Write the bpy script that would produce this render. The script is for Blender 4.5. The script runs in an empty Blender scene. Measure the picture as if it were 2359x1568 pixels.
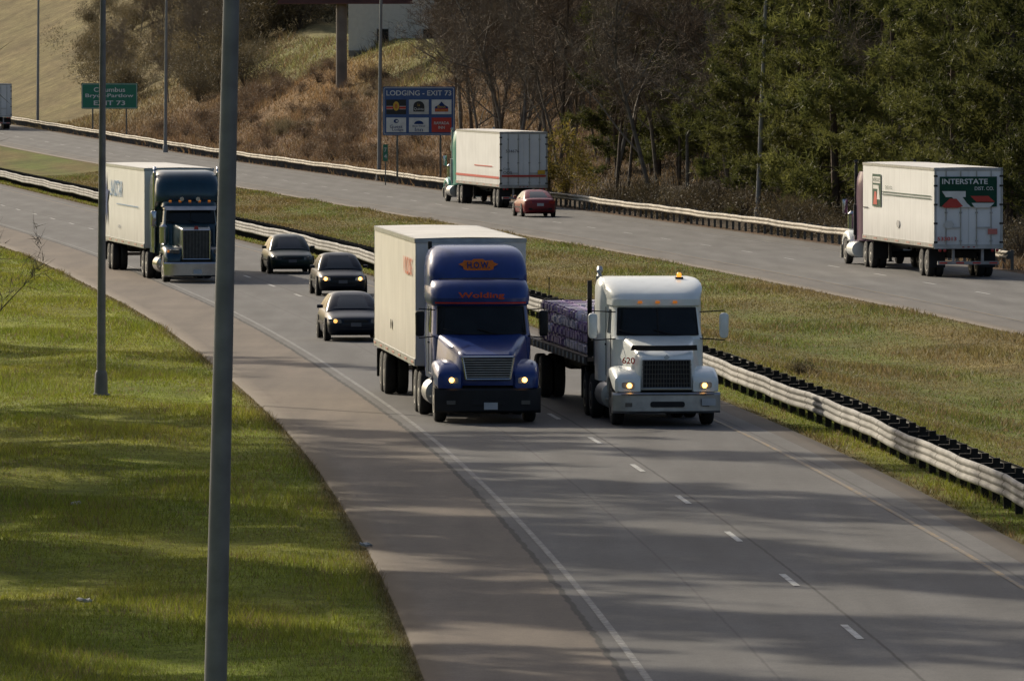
import bpy, math, random, bmesh
import numpy as np
from mathutils import Vector, Matrix
D=bpy.data; SC=bpy.context.scene; COL=SC.collection
F=19658.0; CX=1179.5; H0=8.5; YH=116.0
rnd=random.Random(7); NR=np.random.default_rng(11)
pi=math.pi
# ------------------------------------------------------------------ road geometry
def hermite(tab):
    xs=np.array([a for a,b in tab],float); ys=np.array([b for a,b in tab],float)
    m=np.gradient(ys,xs)
    def f(x):
        x=np.asarray(x,float); xc=np.clip(x,xs[0],xs[-1])
        i=np.clip(np.searchsorted(xs,xc)-1,0,len(xs)-2)
        h=xs[i+1]-xs[i]; t=(xc-xs[i])/h
        r=(2*t**3-3*t**2+1)*ys[i]+(t**3-2*t**2+t)*h*m[i]+(-2*t**3+3*t**2)*ys[i+1]+(t**3-t**2)*h*m[i+1]
        return r+np.where(x<xs[0],(x-xs[0])*m[0],0)+np.where(x>xs[-1],(x-xs[-1])*m[-1],0)
    return f
C1=hermite([(60,7.2),(100,5.85),(136.3,4.43),(160.7,3.22),(185,1.8),(220,-.75),(270,-4.95),(305,-8.45),(360,-14.4),(412.6,-21),(449,-25.7),(520,-34.6),(566,-40.5),(600,-45.5),(640,-51.7),(722,-64.5),(797,-77),(900,-96),(1100,-138)])
_zr=hermite([(0,0),(300,0),(500,0),(560,.02),(640,.3),(722,.9),(797,1.6),(900,2.8),(1100,6),(1400,11),(3000,30)])
def zroad(Y): return np.maximum(_zr(Y),0)
def sst(a,b,x):
    t=np.clip((x-a)/(b-a),0,1); return t*t*(3-2*t)
def terrain(X,Y):
    X=np.asarray(X,float); Y=np.asarray(Y,float)
    o=X-C1(Y); z=zroad(Y)
    z=z+np.where(o<-16,(-o-16)*.10,0)*sst(16,22,-o)
    t=np.clip((o-6.6)/(18.6-6.6),0,1); z=z-.45*np.sin(pi*t)**2
    k=.10+.32*sst(430,620,Y)
    r=np.maximum(o-35,0); r=r-1.5*(1-np.exp(-r/1.5))
    up=k*r
    cap=8.5+.09*np.maximum(Y-790,0)+.16*np.maximum(o-85,0)
    up=np.where(up>cap,cap+(up-cap)*.02,up)
    up=up+.10*np.maximum(o-80,0)*(1-sst(500,640,Y))
    tt=np.clip((o-30.6)/4.4,0,1); z=z-.3*np.sin(pi*tt)**2+up
    z=z+1.5*np.exp(-(((X+15.5)/5.0)**2+((Y-712)/10)**2))
    w=np.where((o>31)|(o<-7.5),1,0)
    z=z+w*.10*np.sin(X*.9+Y*.13)*np.cos(Y*.31-X*.2)
    return z
def gz(X,Y): return float(terrain(X,Y))
def at(px,Y): return (px-CX)*Y/F
# ------------------------------------------------------------------ materials
def M(name,col,rough=.5,metal=0.,var=.12,scale=3.,bump=0.,coat=0.,emis=0.,ecol=None,det=4,bscale=None,spec=.5):
    m=D.materials.new(name); m.use_nodes=True; nt=m.node_tree; N=nt.nodes; L=nt.links
    b=N['Principled BSDF']; b.inputs['Roughness'].default_value=rough; b.inputs['Metallic'].default_value=metal
    b.inputs['Specular IOR Level'].default_value=spec
    b.inputs['Coat Weight'].default_value=coat; b.inputs['Coat Roughness'].default_value=.08
    tc=N.new('ShaderNodeTexCoord'); no=N.new('ShaderNodeTexNoise'); no.inputs['Scale'].default_value=scale; no.inputs['Detail'].default_value=det
    L.new(tc.outputs['Object'],no.inputs['Vector'])
    mr=N.new('ShaderNodeMapRange'); mr.inputs[1].default_value=.3; mr.inputs[2].default_value=.7; mr.inputs[3].default_value=1-var; mr.inputs[4].default_value=1+var
    L.new(no.outputs[0],mr.inputs[0])
    vm=N.new('ShaderNodeVectorMath'); vm.operation='SCALE'; vm.inputs[0].default_value=col[:3]; L.new(mr.outputs[0],vm.inputs['Scale'])
    L.new(vm.outputs[0],b.inputs['Base Color'])
    if bump:
        n2=N.new('ShaderNodeTexNoise'); n2.inputs['Scale'].default_value=bscale or scale*4; n2.inputs['Detail'].default_value=5; L.new(tc.outputs['Object'],n2.inputs['Vector'])
        bp=N.new('ShaderNodeBump'); bp.inputs['Strength'].default_value=bump; bp.inputs['Distance'].default_value=.02; L.new(n2.outputs[0],bp.inputs['Height']); L.new(bp.outputs[0],b.inputs['Normal'])
    if emis:
        b.inputs['Emission Color'].default_value=(*(ecol or col[:3]),1); b.inputs['Emission Strength'].default_value=emis
    return m
def mat_foliage(name,col,col2,trans=.35,scale=1.2,rough=.6,attr=False,ov=.5):
    m=D.materials.new(name); m.use_nodes=True; nt=m.node_tree; N=nt.nodes; L=nt.links
    b=N['Principled BSDF']; b.inputs['Roughness'].default_value=rough; b.inputs['Specular IOR Level'].default_value=.25
    tc=N.new('ShaderNodeTexCoord'); no=N.new('ShaderNodeTexNoise'); no.inputs['Scale'].default_value=scale; no.inputs['Detail'].default_value=3
    L.new(tc.outputs['Object'],no.inputs['Vector'])
    if attr:
        at_=N.new('ShaderNodeAttribute'); at_.attribute_name='Col'; cs=at_.outputs['Color']
    else:
        mr=N.new('ShaderNodeMapRange'); mr.inputs[1].default_value=.35; mr.inputs[2].default_value=.65; L.new(no.outputs[0],mr.inputs[0])
        mx=N.new('ShaderNodeMix'); mx.data_type='RGBA'; mx.inputs[6].default_value=(*col,1); mx.inputs[7].default_value=(*col2,1); L.new(mr.outputs[0],mx.inputs[0])
        oi=N.new('ShaderNodeObjectInfo'); mr2=N.new('ShaderNodeMapRange'); mr2.inputs[3].default_value=1-ov*.6; mr2.inputs[4].default_value=1+ov*.6; L.new(oi.outputs['Random'],mr2.inputs[0])
        vm=N.new('ShaderNodeVectorMath'); vm.operation='SCALE'; L.new(mx.outputs[2],vm.inputs[0]); L.new(mr2.outputs[0],vm.inputs['Scale']); cs=vm.outputs[0]
    L.new(cs,b.inputs['Base Color'])
    tr=N.new('ShaderNodeBsdfTranslucent'); L.new(cs,tr.inputs['Color'])
    ms=N.new('ShaderNodeMixShader'); ms.inputs[0].default_value=trans; L.new(b.outputs[0],ms.inputs[1]); L.new(tr.outputs[0],ms.inputs[2])
    L.new(ms.outputs[0],N['Material Output'].inputs[0])
    return m
# ------------------------------------------------------------------ mesh builder
def roundpoly(pts,r,n=3):
    out=[]; k=len(pts)
    for i in range(k):
        p=Vector(pts[i]); a=Vector(pts[i-1]); b=Vector(pts[(i+1)%k])
        rr=r[i] if isinstance(r,(list,tuple)) else r
        ra=min(rr,.49*(a-p).length); rb=min(rr,.49*(b-p).length)
        s=p+(a-p).normalized()*ra; e=p+(b-p).normalized()*rb
        for j in range(n+1):
            t=j/n; out.append(tuple((1-t)**2*s+2*t*(1-t)*p+t*t*e))
    return out
class MB:
    def __init__(s): s.v=[]; s.f=[]
    def box(s,c,d,rz=0,ry=0,rx=0):
        i=len(s.v); R=Matrix.Rotation(rz,3,'Z')@Matrix.Rotation(ry,3,'Y')@Matrix.Rotation(rx,3,'X')
        for x in(-.5,.5):
            for y in(-.5,.5):
                for z in(-.5,.5):
                    s.v.append(tuple(R@Vector((x*d[0],y*d[1],z*d[2]))+Vector(c)))
        for q in((0,1,3,2),(4,6,7,5),(0,4,5,1),(2,3,7,6),(0,2,6,4),(1,5,7,3)): s.f.append(tuple(i+k for k in q))
        return s
    def loft(s,rings,cap=True,closed=True):
        i=len(s.v); n=len(rings[0])
        for r in rings: s.v+= [tuple(p) for p in r]
        for a in range(len(rings)-1):
            for b in range(n if closed else n-1):
                c=(b+1)%n; s.f.append((i+a*n+b,i+a*n+c,i+(a+1)*n+c,i+(a+1)*n+b))
        if cap: s.f.append(tuple(i+k for k in range(n))[::-1]); s.f.append(tuple(i+(len(rings)-1)*n+k for k in range(n)))
        return s
    def tube(s,pts,rs,n=8,cap=True):
        if not isinstance(rs,(list,tuple)): rs=[rs]*len(pts)
        rings=[]; P=[Vector(p) for p in pts]
        for k,p in enumerate(P):
            d=(P[min(k+1,len(P)-1)]-P[max(k-1,0)]).normalized()
            u=d.cross(Vector((0,0,1)) if abs(d.z)<.9 else Vector((1,0,0))).normalized(); w=d.cross(u)
            rings.append([p+(u*math.cos(2*pi*j/n)+w*math.sin(2*pi*j/n))*rs[k] for j in range(n)])
        return s.loft(rings,cap)
    def lathex(s,prof,n=28,c=(0,0,0)):
        return s.loft([[(c[0]+x,c[1]+r*math.cos(2*pi*j/n),c[2]+r*math.sin(2*pi*j/n)) for j in range(n)] for x,r in prof],True)
    def lathey(s,prof,n=20,c=(0,0,0)):
        return s.loft([[(c[0]+r*math.cos(2*pi*j/n),c[1]+y,c[2]+r*math.sin(2*pi*j/n)) for j in range(n)] for y,r in prof],True)
    def quad(s,*p):
        i=len(s.v); s.v+=[tuple(q) for q in p]; s.f.append(tuple(range(i,i+len(p)))); return s
    def build(s,name,m,parent=None,ang=35,bev=0):
        me=D.meshes.new(name); me.from_pydata(s.v,[],s.f); me.validate()
        bm=bmesh.new(); bm.from_mesh(me); bmesh.ops.recalc_face_normals(bm,faces=bm.faces)
        if bev: bmesh.ops.bevel(bm,geom=list(bm.edges),offset=bev,segments=2,affect='EDGES',clamp_overlap=True)
        bm.to_mesh(me); bm.free()
        me.polygons.foreach_set('use_smooth',[True]*len(me.polygons)); me.set_sharp_from_angle(angle=math.radians(ang))
        if m: me.materials.append(m)
        o=D.objects.new(name,me); COL.objects.link(o)
        if parent: o.parent=parent
        return o
def tag(o,label=None,cat=None,group=None,kind=None):
    if label:o['label']=label
    if cat:o['category']=cat
    if group:o['group']=group
    if kind:o['kind']=kind
    return o
def thing(name,loc,label,cat,rz=0,group=None):
    o=D.objects.new(name,None); COL.objects.link(o); o.location=loc; o.rotation_euler=(0,0,rz); o.empty_display_size=.3
    return tag(o,label,cat,group)
def npmesh(name,V,Fc,m,col=None,parent=None):
    me=D.meshes.new(name); k=Fc.shape[1]
    me.vertices.add(len(V)); me.vertices.foreach_set('co',V.astype(np.float32).ravel())
    me.loops.add(Fc.size); me.loops.foreach_set('vertex_index',Fc.astype(np.int32).ravel())
    me.polygons.add(len(Fc)); me.polygons.foreach_set('loop_start',np.arange(0,Fc.size,k,dtype=np.int32))
    me.update(calc_edges=True)
    if col is not None:
        a=me.attributes.new('Col','FLOAT_COLOR','POINT'); c4=np.ones((len(V),4),np.float32); c4[:,:3]=col; a.data.foreach_set('color',c4.ravel())
    if m: me.materials.append(m)
    o=D.objects.new(name,me); COL.objects.link(o)
    if parent:o.parent=parent
    return o
def inst(src,parent,loc=(0,0,0)):
    c=src.copy(); COL.objects.link(c); c.parent=parent; c.location=loc
    for ch in src.children:
        d=ch.copy(); COL.objects.link(d); d.parent=c
    return c
X_=(1,0,0);Z_=(0,0,1)
def text(s,m,parent,o,right,up,w,h,bold=.0,name='lettering',shear=0):
    cu=D.curves.new('t','FONT'); cu.body=s; cu.offset=bold; cu.shear=shear; cu.resolution_u=3
    ob=D.objects.new('t',cu); COL.objects.link(ob)
    dg=bpy.context.evaluated_depsgraph_get(); me=D.meshes.new_from_object(ob.evaluated_get(dg))
    D.objects.remove(ob); D.curves.remove(cu)
    n=len(me.vertices); co=np.zeros(n*3); me.vertices.foreach_get('co',co); co=co.reshape(-1,3)
    a=co.min(0); b=co.max(0); R=np.array(right,float);U=np.array(up,float)
    q=np.array(o,float)+np.outer((co[:,0]-(a[0]+b[0])/2)*w/(b[0]-a[0]),R)+np.outer((co[:,1]-(a[1]+b[1])/2)*h/(b[1]-a[1]),U)
    me.vertices.foreach_set('co',q.ravel()); me.update(); me.materials.clear(); me.materials.append(m); me.name=name
    t=D.objects.new(name,me); COL.objects.link(t); t.parent=parent; return t
def poly(name,pts,m,parent,o,right,up):
    R=Vector(right);U=Vector(up);O=Vector(o); b=MB(); b.quad(*[O+R*x+U*y for x,y in pts]); return b.build(name,m,parent)
def rect(w,h,cx=0,cy=0): return [(cx-w/2,cy-h/2),(cx+w/2,cy-h/2),(cx+w/2,cy+h/2),(cx-w/2,cy+h/2)]
# ------------------------------------------------------------------ material set
rubber=M('rubber',(.020,.020,.020),.85,var=.3,scale=8)
rimm=M('rim_steel',(.22,.22,.22),.5,.6,.25,9)
chrome=M('chrome',(.46,.47,.49),.2,1,.12,3)
dull=M('dull_aluminium',(.36,.37,.38),.42,.8,.18,4)
black=M('black_plastic',(.015,.015,.017),.6,var=.2,spec=.25)
darkm=M('dark_chassis',(.02,.019,.018),.75,var=.4,scale=5)
glass=M('dark_glass',(.010,.012,.014),.12,var=.3,scale=1.5,spec=.22)
cglass=M('car_glass',(.016,.019,.021),.12,var=.4,scale=1.5,spec=.45)
lens=M('headlamp_lens',(.35,.35,.34),.15,.3,.1)
lensd=M('dark_headlamp_lens',(.10,.10,.10),.2,.3,.1)
lit=M('lit_bulb',(1,.70,.3),.3,emis=7,ecol=(1,.46,.10))
litdim=M('parking_lamp',(.9,.5,.15),.3,emis=1.4,ecol=(1,.5,.12))
amber=M('amber_lens',(.6,.18,.02),.3,emis=.25,ecol=(1,.3,.03))
redl=M('red_lens',(.30,.02,.02),.25)
whitep=M('white_paint',(.76,.79,.76),.3,var=.06,coat=.3)
bluep=M('blue_paint',(.012,.038,.18),.3,.05,.12,coat=.3,spec=.35)
tealp=M('dark_teal_paint',(.005,.034,.055),.28,.15,.15,coat=.35,spec=.35)
tealq=M('green_teal_paint',(.05,.28,.22),.35,.0,.12,coat=.2)
purp=M('purple_paint',(.10,.035,.09),.4,var=.12,coat=.2)
orange=M('orange_lettering',(.55,.075,.015),.6,spec=.2); redt=M('red_lettering',(.50,.035,.025),.6,spec=.2)
white_t=M('white_lettering',(.66,.66,.63),.5); navy=M('navy_print',(.012,.04,.15),.6,spec=.2); lblue=M('light_blue_print',(.12,.24,.42),.5,spec=.2)
greenpr=M('dark_green_print',(.008,.055,.032),.6,spec=.2); redpr=M('red_print',(.48,.04,.025),.5)
blkpr=M('black_print',(.02,.02,.02),.6); yelpr=M('yellow_print',(.6,.36,.03),.5)
platem=M('licence_plate',(.40,.42,.45),.5)
def mat_trailer(name,col,seam=1.22,var=.07):
    m=M(name,col,.45,0,var,.8,.15,det=6,bscale=9); nt=m.node_tree;N=nt.nodes;L=nt.links;b=N['Principled BSDF']
    tc=N.new('ShaderNodeTexCoord'); sx=N.new('ShaderNodeSeparateXYZ'); L.new(tc.outputs['Object'],sx.inputs[0])
    fr=N.new('ShaderNodeMath'); fr.operation='DIVIDE'; fr.inputs[1].default_value=seam; L.new(sx.outputs['Y'],fr.inputs[0])
    f2=N.new('ShaderNodeMath'); f2.operation='FRACT'; L.new(fr.outputs[0],f2.inputs[0])
    lt=N.new('ShaderNodeMath'); lt.operation='LESS_THAN'; lt.inputs[1].default_value=.035; L.new(f2.outputs[0],lt.inputs[0])
    mg=N.new('ShaderNodeMapRange'); mg.inputs[1].default_value=1.1; mg.inputs[2].default_value=2.2; mg.inputs[3].default_value=.7; mg.inputs[4].default_value=.10; L.new(sx.outputs['Z'],mg.inputs[0])
    ns=N.new('ShaderNodeTexNoise'); ns.inputs['Scale'].default_value=1.5; ns.inputs['Detail'].default_value=6
    mp=N.new('ShaderNodeMapping'); mp.inputs['Scale'].default_value=(1,3,.35); L.new(tc.outputs['Object'],mp.inputs[0]); L.new(mp.outputs[0],ns.inputs[0])
    ml=N.new('ShaderNodeMath'); ml.operation='MULTIPLY'; L.new(mg.outputs[0],ml.inputs[0]); L.new(ns.outputs[0],ml.inputs[1])
    ad=N.new('ShaderNodeMath'); ad.operation='MULTIPLY_ADD'; ad.inputs[1].default_value=.28; L.new(lt.outputs[0],ad.inputs[0]); L.new(ml.outputs[0],ad.inputs[2]); ad.use_clamp=True
    mx=N.new('ShaderNodeMix'); mx.data_type='RGBA'; src=b.inputs['Base Color'].links[0].from_socket
    L.new(ad.outputs[0],mx.inputs[0]); L.new(src,mx.inputs[6]); mx.inputs[7].default_value=(.16,.14,.12,1); L.new(mx.outputs[2],b.inputs['Base Color'])
    return m
tr_cream=mat_trailer('cream_trailer_panel',(.70,.68,.64)); tr_white=mat_trailer('white_trailer_panel',(.76,.77,.77)); tr_grey=mat_trailer('grey_white_trailer_panel',(.68,.68,.67))
roofm=M('trailer_roof',(.62,.60,.56),.6,var=.15,scale=.6)
# ------------------------------------------------------------------ wheels
def wheel_proto(R,w,rr):
    b=MB(); b.lathex([(-w/2,R*.62),(-w/2,R*.9),(-w*.42,R*.975),(-w*.3,R),(w*.3,R),(w*.42,R*.975),(w/2,R*.9),(w/2,R*.62)],32)
    me=b.build('wheel',rubber,None,40)
    c=MB()
    for s in(-1,1): c.lathex([(s*w*.30,R*.61),(s*w*.52,R*.61),(s*w*.50,R*.55),(s*w*.34,R*.5),(s*w*.30,R*.28),(s*w*.50,R*.22),(s*w*.55,R*.15),(s*w*.55,.01)],24)
    for s in(-1,1):
        for k in range(8): a=2*pi*k/8; c.box((s*w*.33,math.cos(a)*R*.4,math.sin(a)*R*.4),(.03,.05,.05))
    c.build('rim',rr,me)
    return me
WT=wheel_proto(.51,.27,rimm); WTC=wheel_proto(.51,.27,dull); WC=wheel_proto(.31,.2,rimm)
PROT=[WT,WTC,WC]
def wheel(src,root,loc): return inst(src,root,loc)
# ------------------------------------------------------------------ tractors
def ringF(hw,yf,yb,bow,z):
    r=[]
    for i in range(15):
        t=math.sin((i/14*2-1)*pi/2*.98)/math.sin(pi/2*.98); r.append((hw*t,yf+bow*t*t+.22*abs(t)**12,z))
    r+=[(hw,yb-.08,z),(hw-.08,yb,z),(-hw+.08,yb,z),(-hw,yb-.08,z)]
    return r
def L_(lay,z):
    zs=[l[0] for l in lay]; return [float(np.interp(z,zs,[l[k] for l in lay])) for k in(1,2,3)]
def tractor(root,c):
    P=c['paint']; PH=c.get('hoodpaint',P); lay=c['lay']; yb=c['yb']
    b=MB().loft([ringF(l[1],l[2],yb,l[3],l[0]) for l in lay]); cab=b.build('cab',P,root,30)
    if c.get('fair'):
        b=MB().loft([ringF(l[1],l[2],c.get('fyb',yb)-.01,l[3],l[0]) for l in c['fair']]); b.build('roof_fairing',c.get('fpaint',P),root,45)
    if c.get('sleep'):
        b=MB().loft([ringF(l[1],l[2],c.get('fyb',yb)+.02,l[3],l[0]) for l in c['sleep']]); b.build('sleeper',P,root,45)
    z0,z1=c['ws']; g=[]
    for k in range(6):
        z=z0+(z1-z0)*k/5; hw,yf,bow=L_(lay,z); row=[]
        for i in range(17):
            t=(i/16*2-1)*.90; row.append((hw*t,yf+bow*t*t+.22*abs(t)**12-.018,z))
        g.append(row)
    w=MB().loft(g,False,False).build('windshield',glass,root)
    fr=MB(); fr.tube(g[0],.018,6); fr.tube(g[-1],.018,6); fr.tube([r[0] for r in g],.02,6); fr.tube([r[-1] for r in g],.02,6)
    if c.get('split'): fr.tube([(0,r[8][1]-.01,r[8][2]) for r in g],.018,6)
    fr.build('windshield_frame',black,w)
    for s in(-.45,.35):
        a=g[0][8]; e=g[2][8]; MB().tube([(s,a[1]-.03,a[2]),(s-.45,(a[1]+e[1])/2-.03,(a[2]+e[2])/2)],.012,5).build('wiper',black,w)
    for s in(-1,1):
        hw0,yf0,b0=L_(lay,z0+.05); hw1,yf1,b1=L_(lay,z1-.02)
        MB().quad((s*(hw0+.012),yf0+b0+.42,z0+.02),(s*(hw0+.012),yf0+1.22,z0+.02),(s*(hw1+.012),yf0+1.22,z1-.04),(s*(hw1+.012),yf1+b1+.40,z1-.04)).build('side_window',glass,root)
        d=MB(); hwd=L_(lay,1.5)[0]+.012; yd=yf0+.3
        for (ya,za,yc,zc) in((yd,1.05,yd,z0),(yd+1.0,1.05,yd+1.0,z1),(yd,1.05,yd+1.0,1.05)): d.tube([(s*hwd,ya,za),(s*hwd,yc,zc)],.008,4)
        d.box((s*(hwd+.02),yd+.9,1.75),(.03,.12,.04)); d.build('door_trim',black,root)
        t=MB(); t.tube([(s*.98,2.1,.62),(s*.98,2.12,.62),(s*.98,3.55,.62),(s*.98,3.57,.62)],[.2,.3,.3,.2],20); t.build('fuel_tank',c.get('tank',dull),root)
        for z in(.95,.55): MB().box((s*1.13,1.95,z),(.12,.3,.04)).build('step',dull,root)
    rings=[]
    for (y,wb,wt,za,zb,r) in c['hood']:
        rings.append([(x,y+.0,z) for x,z in roundpoly([(-wb,za),(wb,za),(wt,zb),(-wt,zb)],[.05,.05,r,r],4)])
    MB().loft(rings).build('hood',PH,root,40)
    for s in(-1,1):
        rings=[[(s*x,y,z) for x,z in roundpoly([(xi,za),(xo,za),(xo,zb),(xi,zb)],[.03,.05,r,.05],4)] for (y,xi,xo,za,zb,r) in c['fend']]
        MB().loft(rings).build('fender',PH,root,40)
    gt,gb,ga,gc,gy=c['grille']; gm=c.get('grim',chrome)
    gr=MB().quad((-gb,gy,ga),(gb,gy,ga),(gt,gy+.02,gc),(-gt,gy+.02,gc)).build('grille',black,root)
    sr=MB(); w_=c.get('grw',.03)
    P4=[(-gb,gy-.015,ga),(gb,gy-.015,ga),(gt,gy+.005,gc),(-gt,gy+.005,gc),(-gb,gy-.015,ga)]
    for k in range(4): sr.tube([P4[k],P4[k+1]],w_,8)
    sr.build('grille_surround',gm,gr)
    bars=MB()
    if c['gst']=='h':
        for k in range(1,9):
            t=k/9; z=ga+(gc-ga)*t; w=gb+(gt-gb)*t; bars.box((0,gy-.012,z),(2*w,.02,.018))
        bars.build('grille_bars',dull,gr)
    else:
        n=c.get('gn',15)
        for k in range(n):
            t=-1+2*(k+.5)/n; bars.tube([(gb*t,gy-.012,ga),(gt*t,gy+.0,gc)],.009,4)
        if c.get('ghz'):
            for k in range(1,6): z=ga+(gc-ga)*k/6; bars.box((0,gy-.01,z),(2*gb,.015,.012))
        bars.build('grille_bars',c.get('gbar',dull),gr)
    hw,za,zb,bow,bm=c['bump']
    rr=[]
    for z,dd in((za,.06),(za+.05,.0),(zb-.05,.0),(zb,.05)):
        r=[]
        for i in range(15):
            t=i/7-1; r.append((hw*t,dd+bow*t*t+.10*abs(t)**10,z))
        r+=[(hw,.5,z),(hw-.06,.5,z)]+[( (hw-.06)*(1-i/7),dd+.08+bow*(1-i/7)**2+.1*abs(1-i/7)**10,z) for i in range(15)]+[(-hw,.5,z)]
        rr.append(r)
    bu=MB().loft(rr).build('bumper',bm,root,40)
    if c.get('bdark'):
        MB().loft([[(x,y,z) for x,z in roundpoly(rect(.78,.13,0,(za+zb)/2-.03),.06,3)] for y in(-.02,.03)]).build('bumper_opening',black,bu)
        for s in(-1,1): MB().box((s*.85,.06,(za+zb)/2-.04),(.2,.03,.09)).build('fog_lamp',lensd,bu)
    if c.get('step2'):
        MB().box((0,.01,zb-.035),(2.1,.10,.012)).build('bumper_step',black,bu)
    if c.get('plate'):
        px,pz=c['plate']; MB().box((px,-.02,pz),(.31,.02,.16)).build('licence_plate',platem,bu)
    fr=MB()
    for s in(-1,1): fr.box((s*.42,3.7,.82),(.1,6.4,.26))
    fr.box((0,1.25,.52),(1.9,.14,.14)); fr.box((0,.6,.75),(1.3,.25,.3)); fr.box((0,1.3,1.0),(1.2,1.3,.5)); fr.box((0,2.8,.7),(1.5,1.6,.5))
    for y in(c['dr'],c['dr']+1.3): fr.tube([(-.7,y,.52),(.7,y,.52)],.12,8)
    fr.box((0,c['dr']+.6,1.02),(1.0,1.0,.12))
    fr.build('chassis',darkm,root)
    hx,hz,hw_,hh,hy=c['head']
    for s in(-1,1):
        pts=roundpoly([(-hw_/2,-hh/2),(hw_/2,-hh/2+.02),(hw_/2,hh/2),(-hw_/2,hh/2-.03*(c['gst']=='h'))],.04,3)
        b=MB(); b.loft([[(s*(hx+x),hy+d+abs(x+hw_/2)*.12,hz+z*k) for x,z in pts] for d,k in((.08,1.08),(.0,1),(-.015,.9))])
        h=b.build('headlight',c.get('lens',lens),root)
        MB().lathey([(-.03,.001),(-.03,.05),(.0,.06)],14,(s*(hx-.03),hy+.0,hz)).build('bulb',c.get('lamp',lens),h)
        if c.get('turn'):
            MB().box((s*(hx+hw_/2+.06),hy+.08,hz),(.07,.05,hh*.8)).build('turn_signal',amber,root)
    my=c.get('my',2.0); mx=c['mx']; mz=c['mz']; mm=c['mm']
    for s in(-1,1):
        b=MB()
        pts=roundpoly([(-.1,-.3),(.1,-.3),(.11,.28),(-.11,.28)],c.get('mr',.06),3)
        b.loft([[(s*mx+x*k,my+d,mz+z*k) for x,z in pts] for d,k in((-.06,.75),(-.03,.97),(.03,1),(.045,.9))])
        mo=b.build('mirror',mm,root)
        a=MB(); hwc=L_(lay,mz)[0]
        for dz in(.33,-.34): a.tube([(s*(hwc-.05),my+.15,mz+dz*.9),(s*(mx+.02),my+.03,mz+dz),(s*(mx+.02),my+.03,mz+dz*.4)],.016,6)
        a.build('mirror_arm',black,mo)
    if c.get('marks'):
        z,n,sp,yy=c['marks']
        for k in range(n):
            x=(k-(n-1)/2)*sp; MB().loft([[(x+a*.05,yy+d+.06*abs(x),z+bb*.025) for a,bb in((-1,-1),(1,-1),(.8,1),(-.8,1))] for d in(-.04,.06)]).build('marker_light',amber,root)
    if c.get('visor'):
        z0v,z1v,out=c['visor']; g=[]
        for z,oo in((z1v,.0),(z0v,out)):
            hw,yf,bow=L_(lay,z); g.append([(hw*.97*(i/8-1),yf+bow*(i/8-1)**2-oo-.02,z) for i in range(17)])
        MB().loft(g,False,False).build('sun_visor',c.get('visorm',P),root)
    for (sx,sy,z0s,z1s,r) in c.get('stacks',[]):
        b=MB(); b.tube([(sx,sy,1.0),(sx,sy,1.2),(sx,sy,1.21),(sx,sy,z0s),(sx,sy,z0s+.02),(sx,sy,z1s-.15),(sx+.02,sy+.03,z1s-.05),(sx+.03,sy+.14,z1s+.02)],[.06,.06,r*1.7,r*1.7,r,r,r,r],14); b.build('exhaust_stack',c.get('stm',dull),root)
    for (ax) in c.get('aircl',[]):
        MB().tube([(ax,1.9,1.35),(ax,1.9,1.4),(ax,1.9,2.0),(ax,1.9,2.1)],[.08,.17,.17,.06],16).build('air_cleaner',chrome,root)
    W=c.get('wh',WT)
    for s in(-1,1):
        wheel(W,root,(s*1.02,c['st'],.51))
        for y in(c['dr'],c['dr']+1.3):
            for x in(.78,1.08): wheel(W,root,(s*x,y,.51))
        MB().box((s*.93,c['dr']+2.0,.75),(.6,.02,.75)).build('mud_flap',black,root)
    return cab
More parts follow.
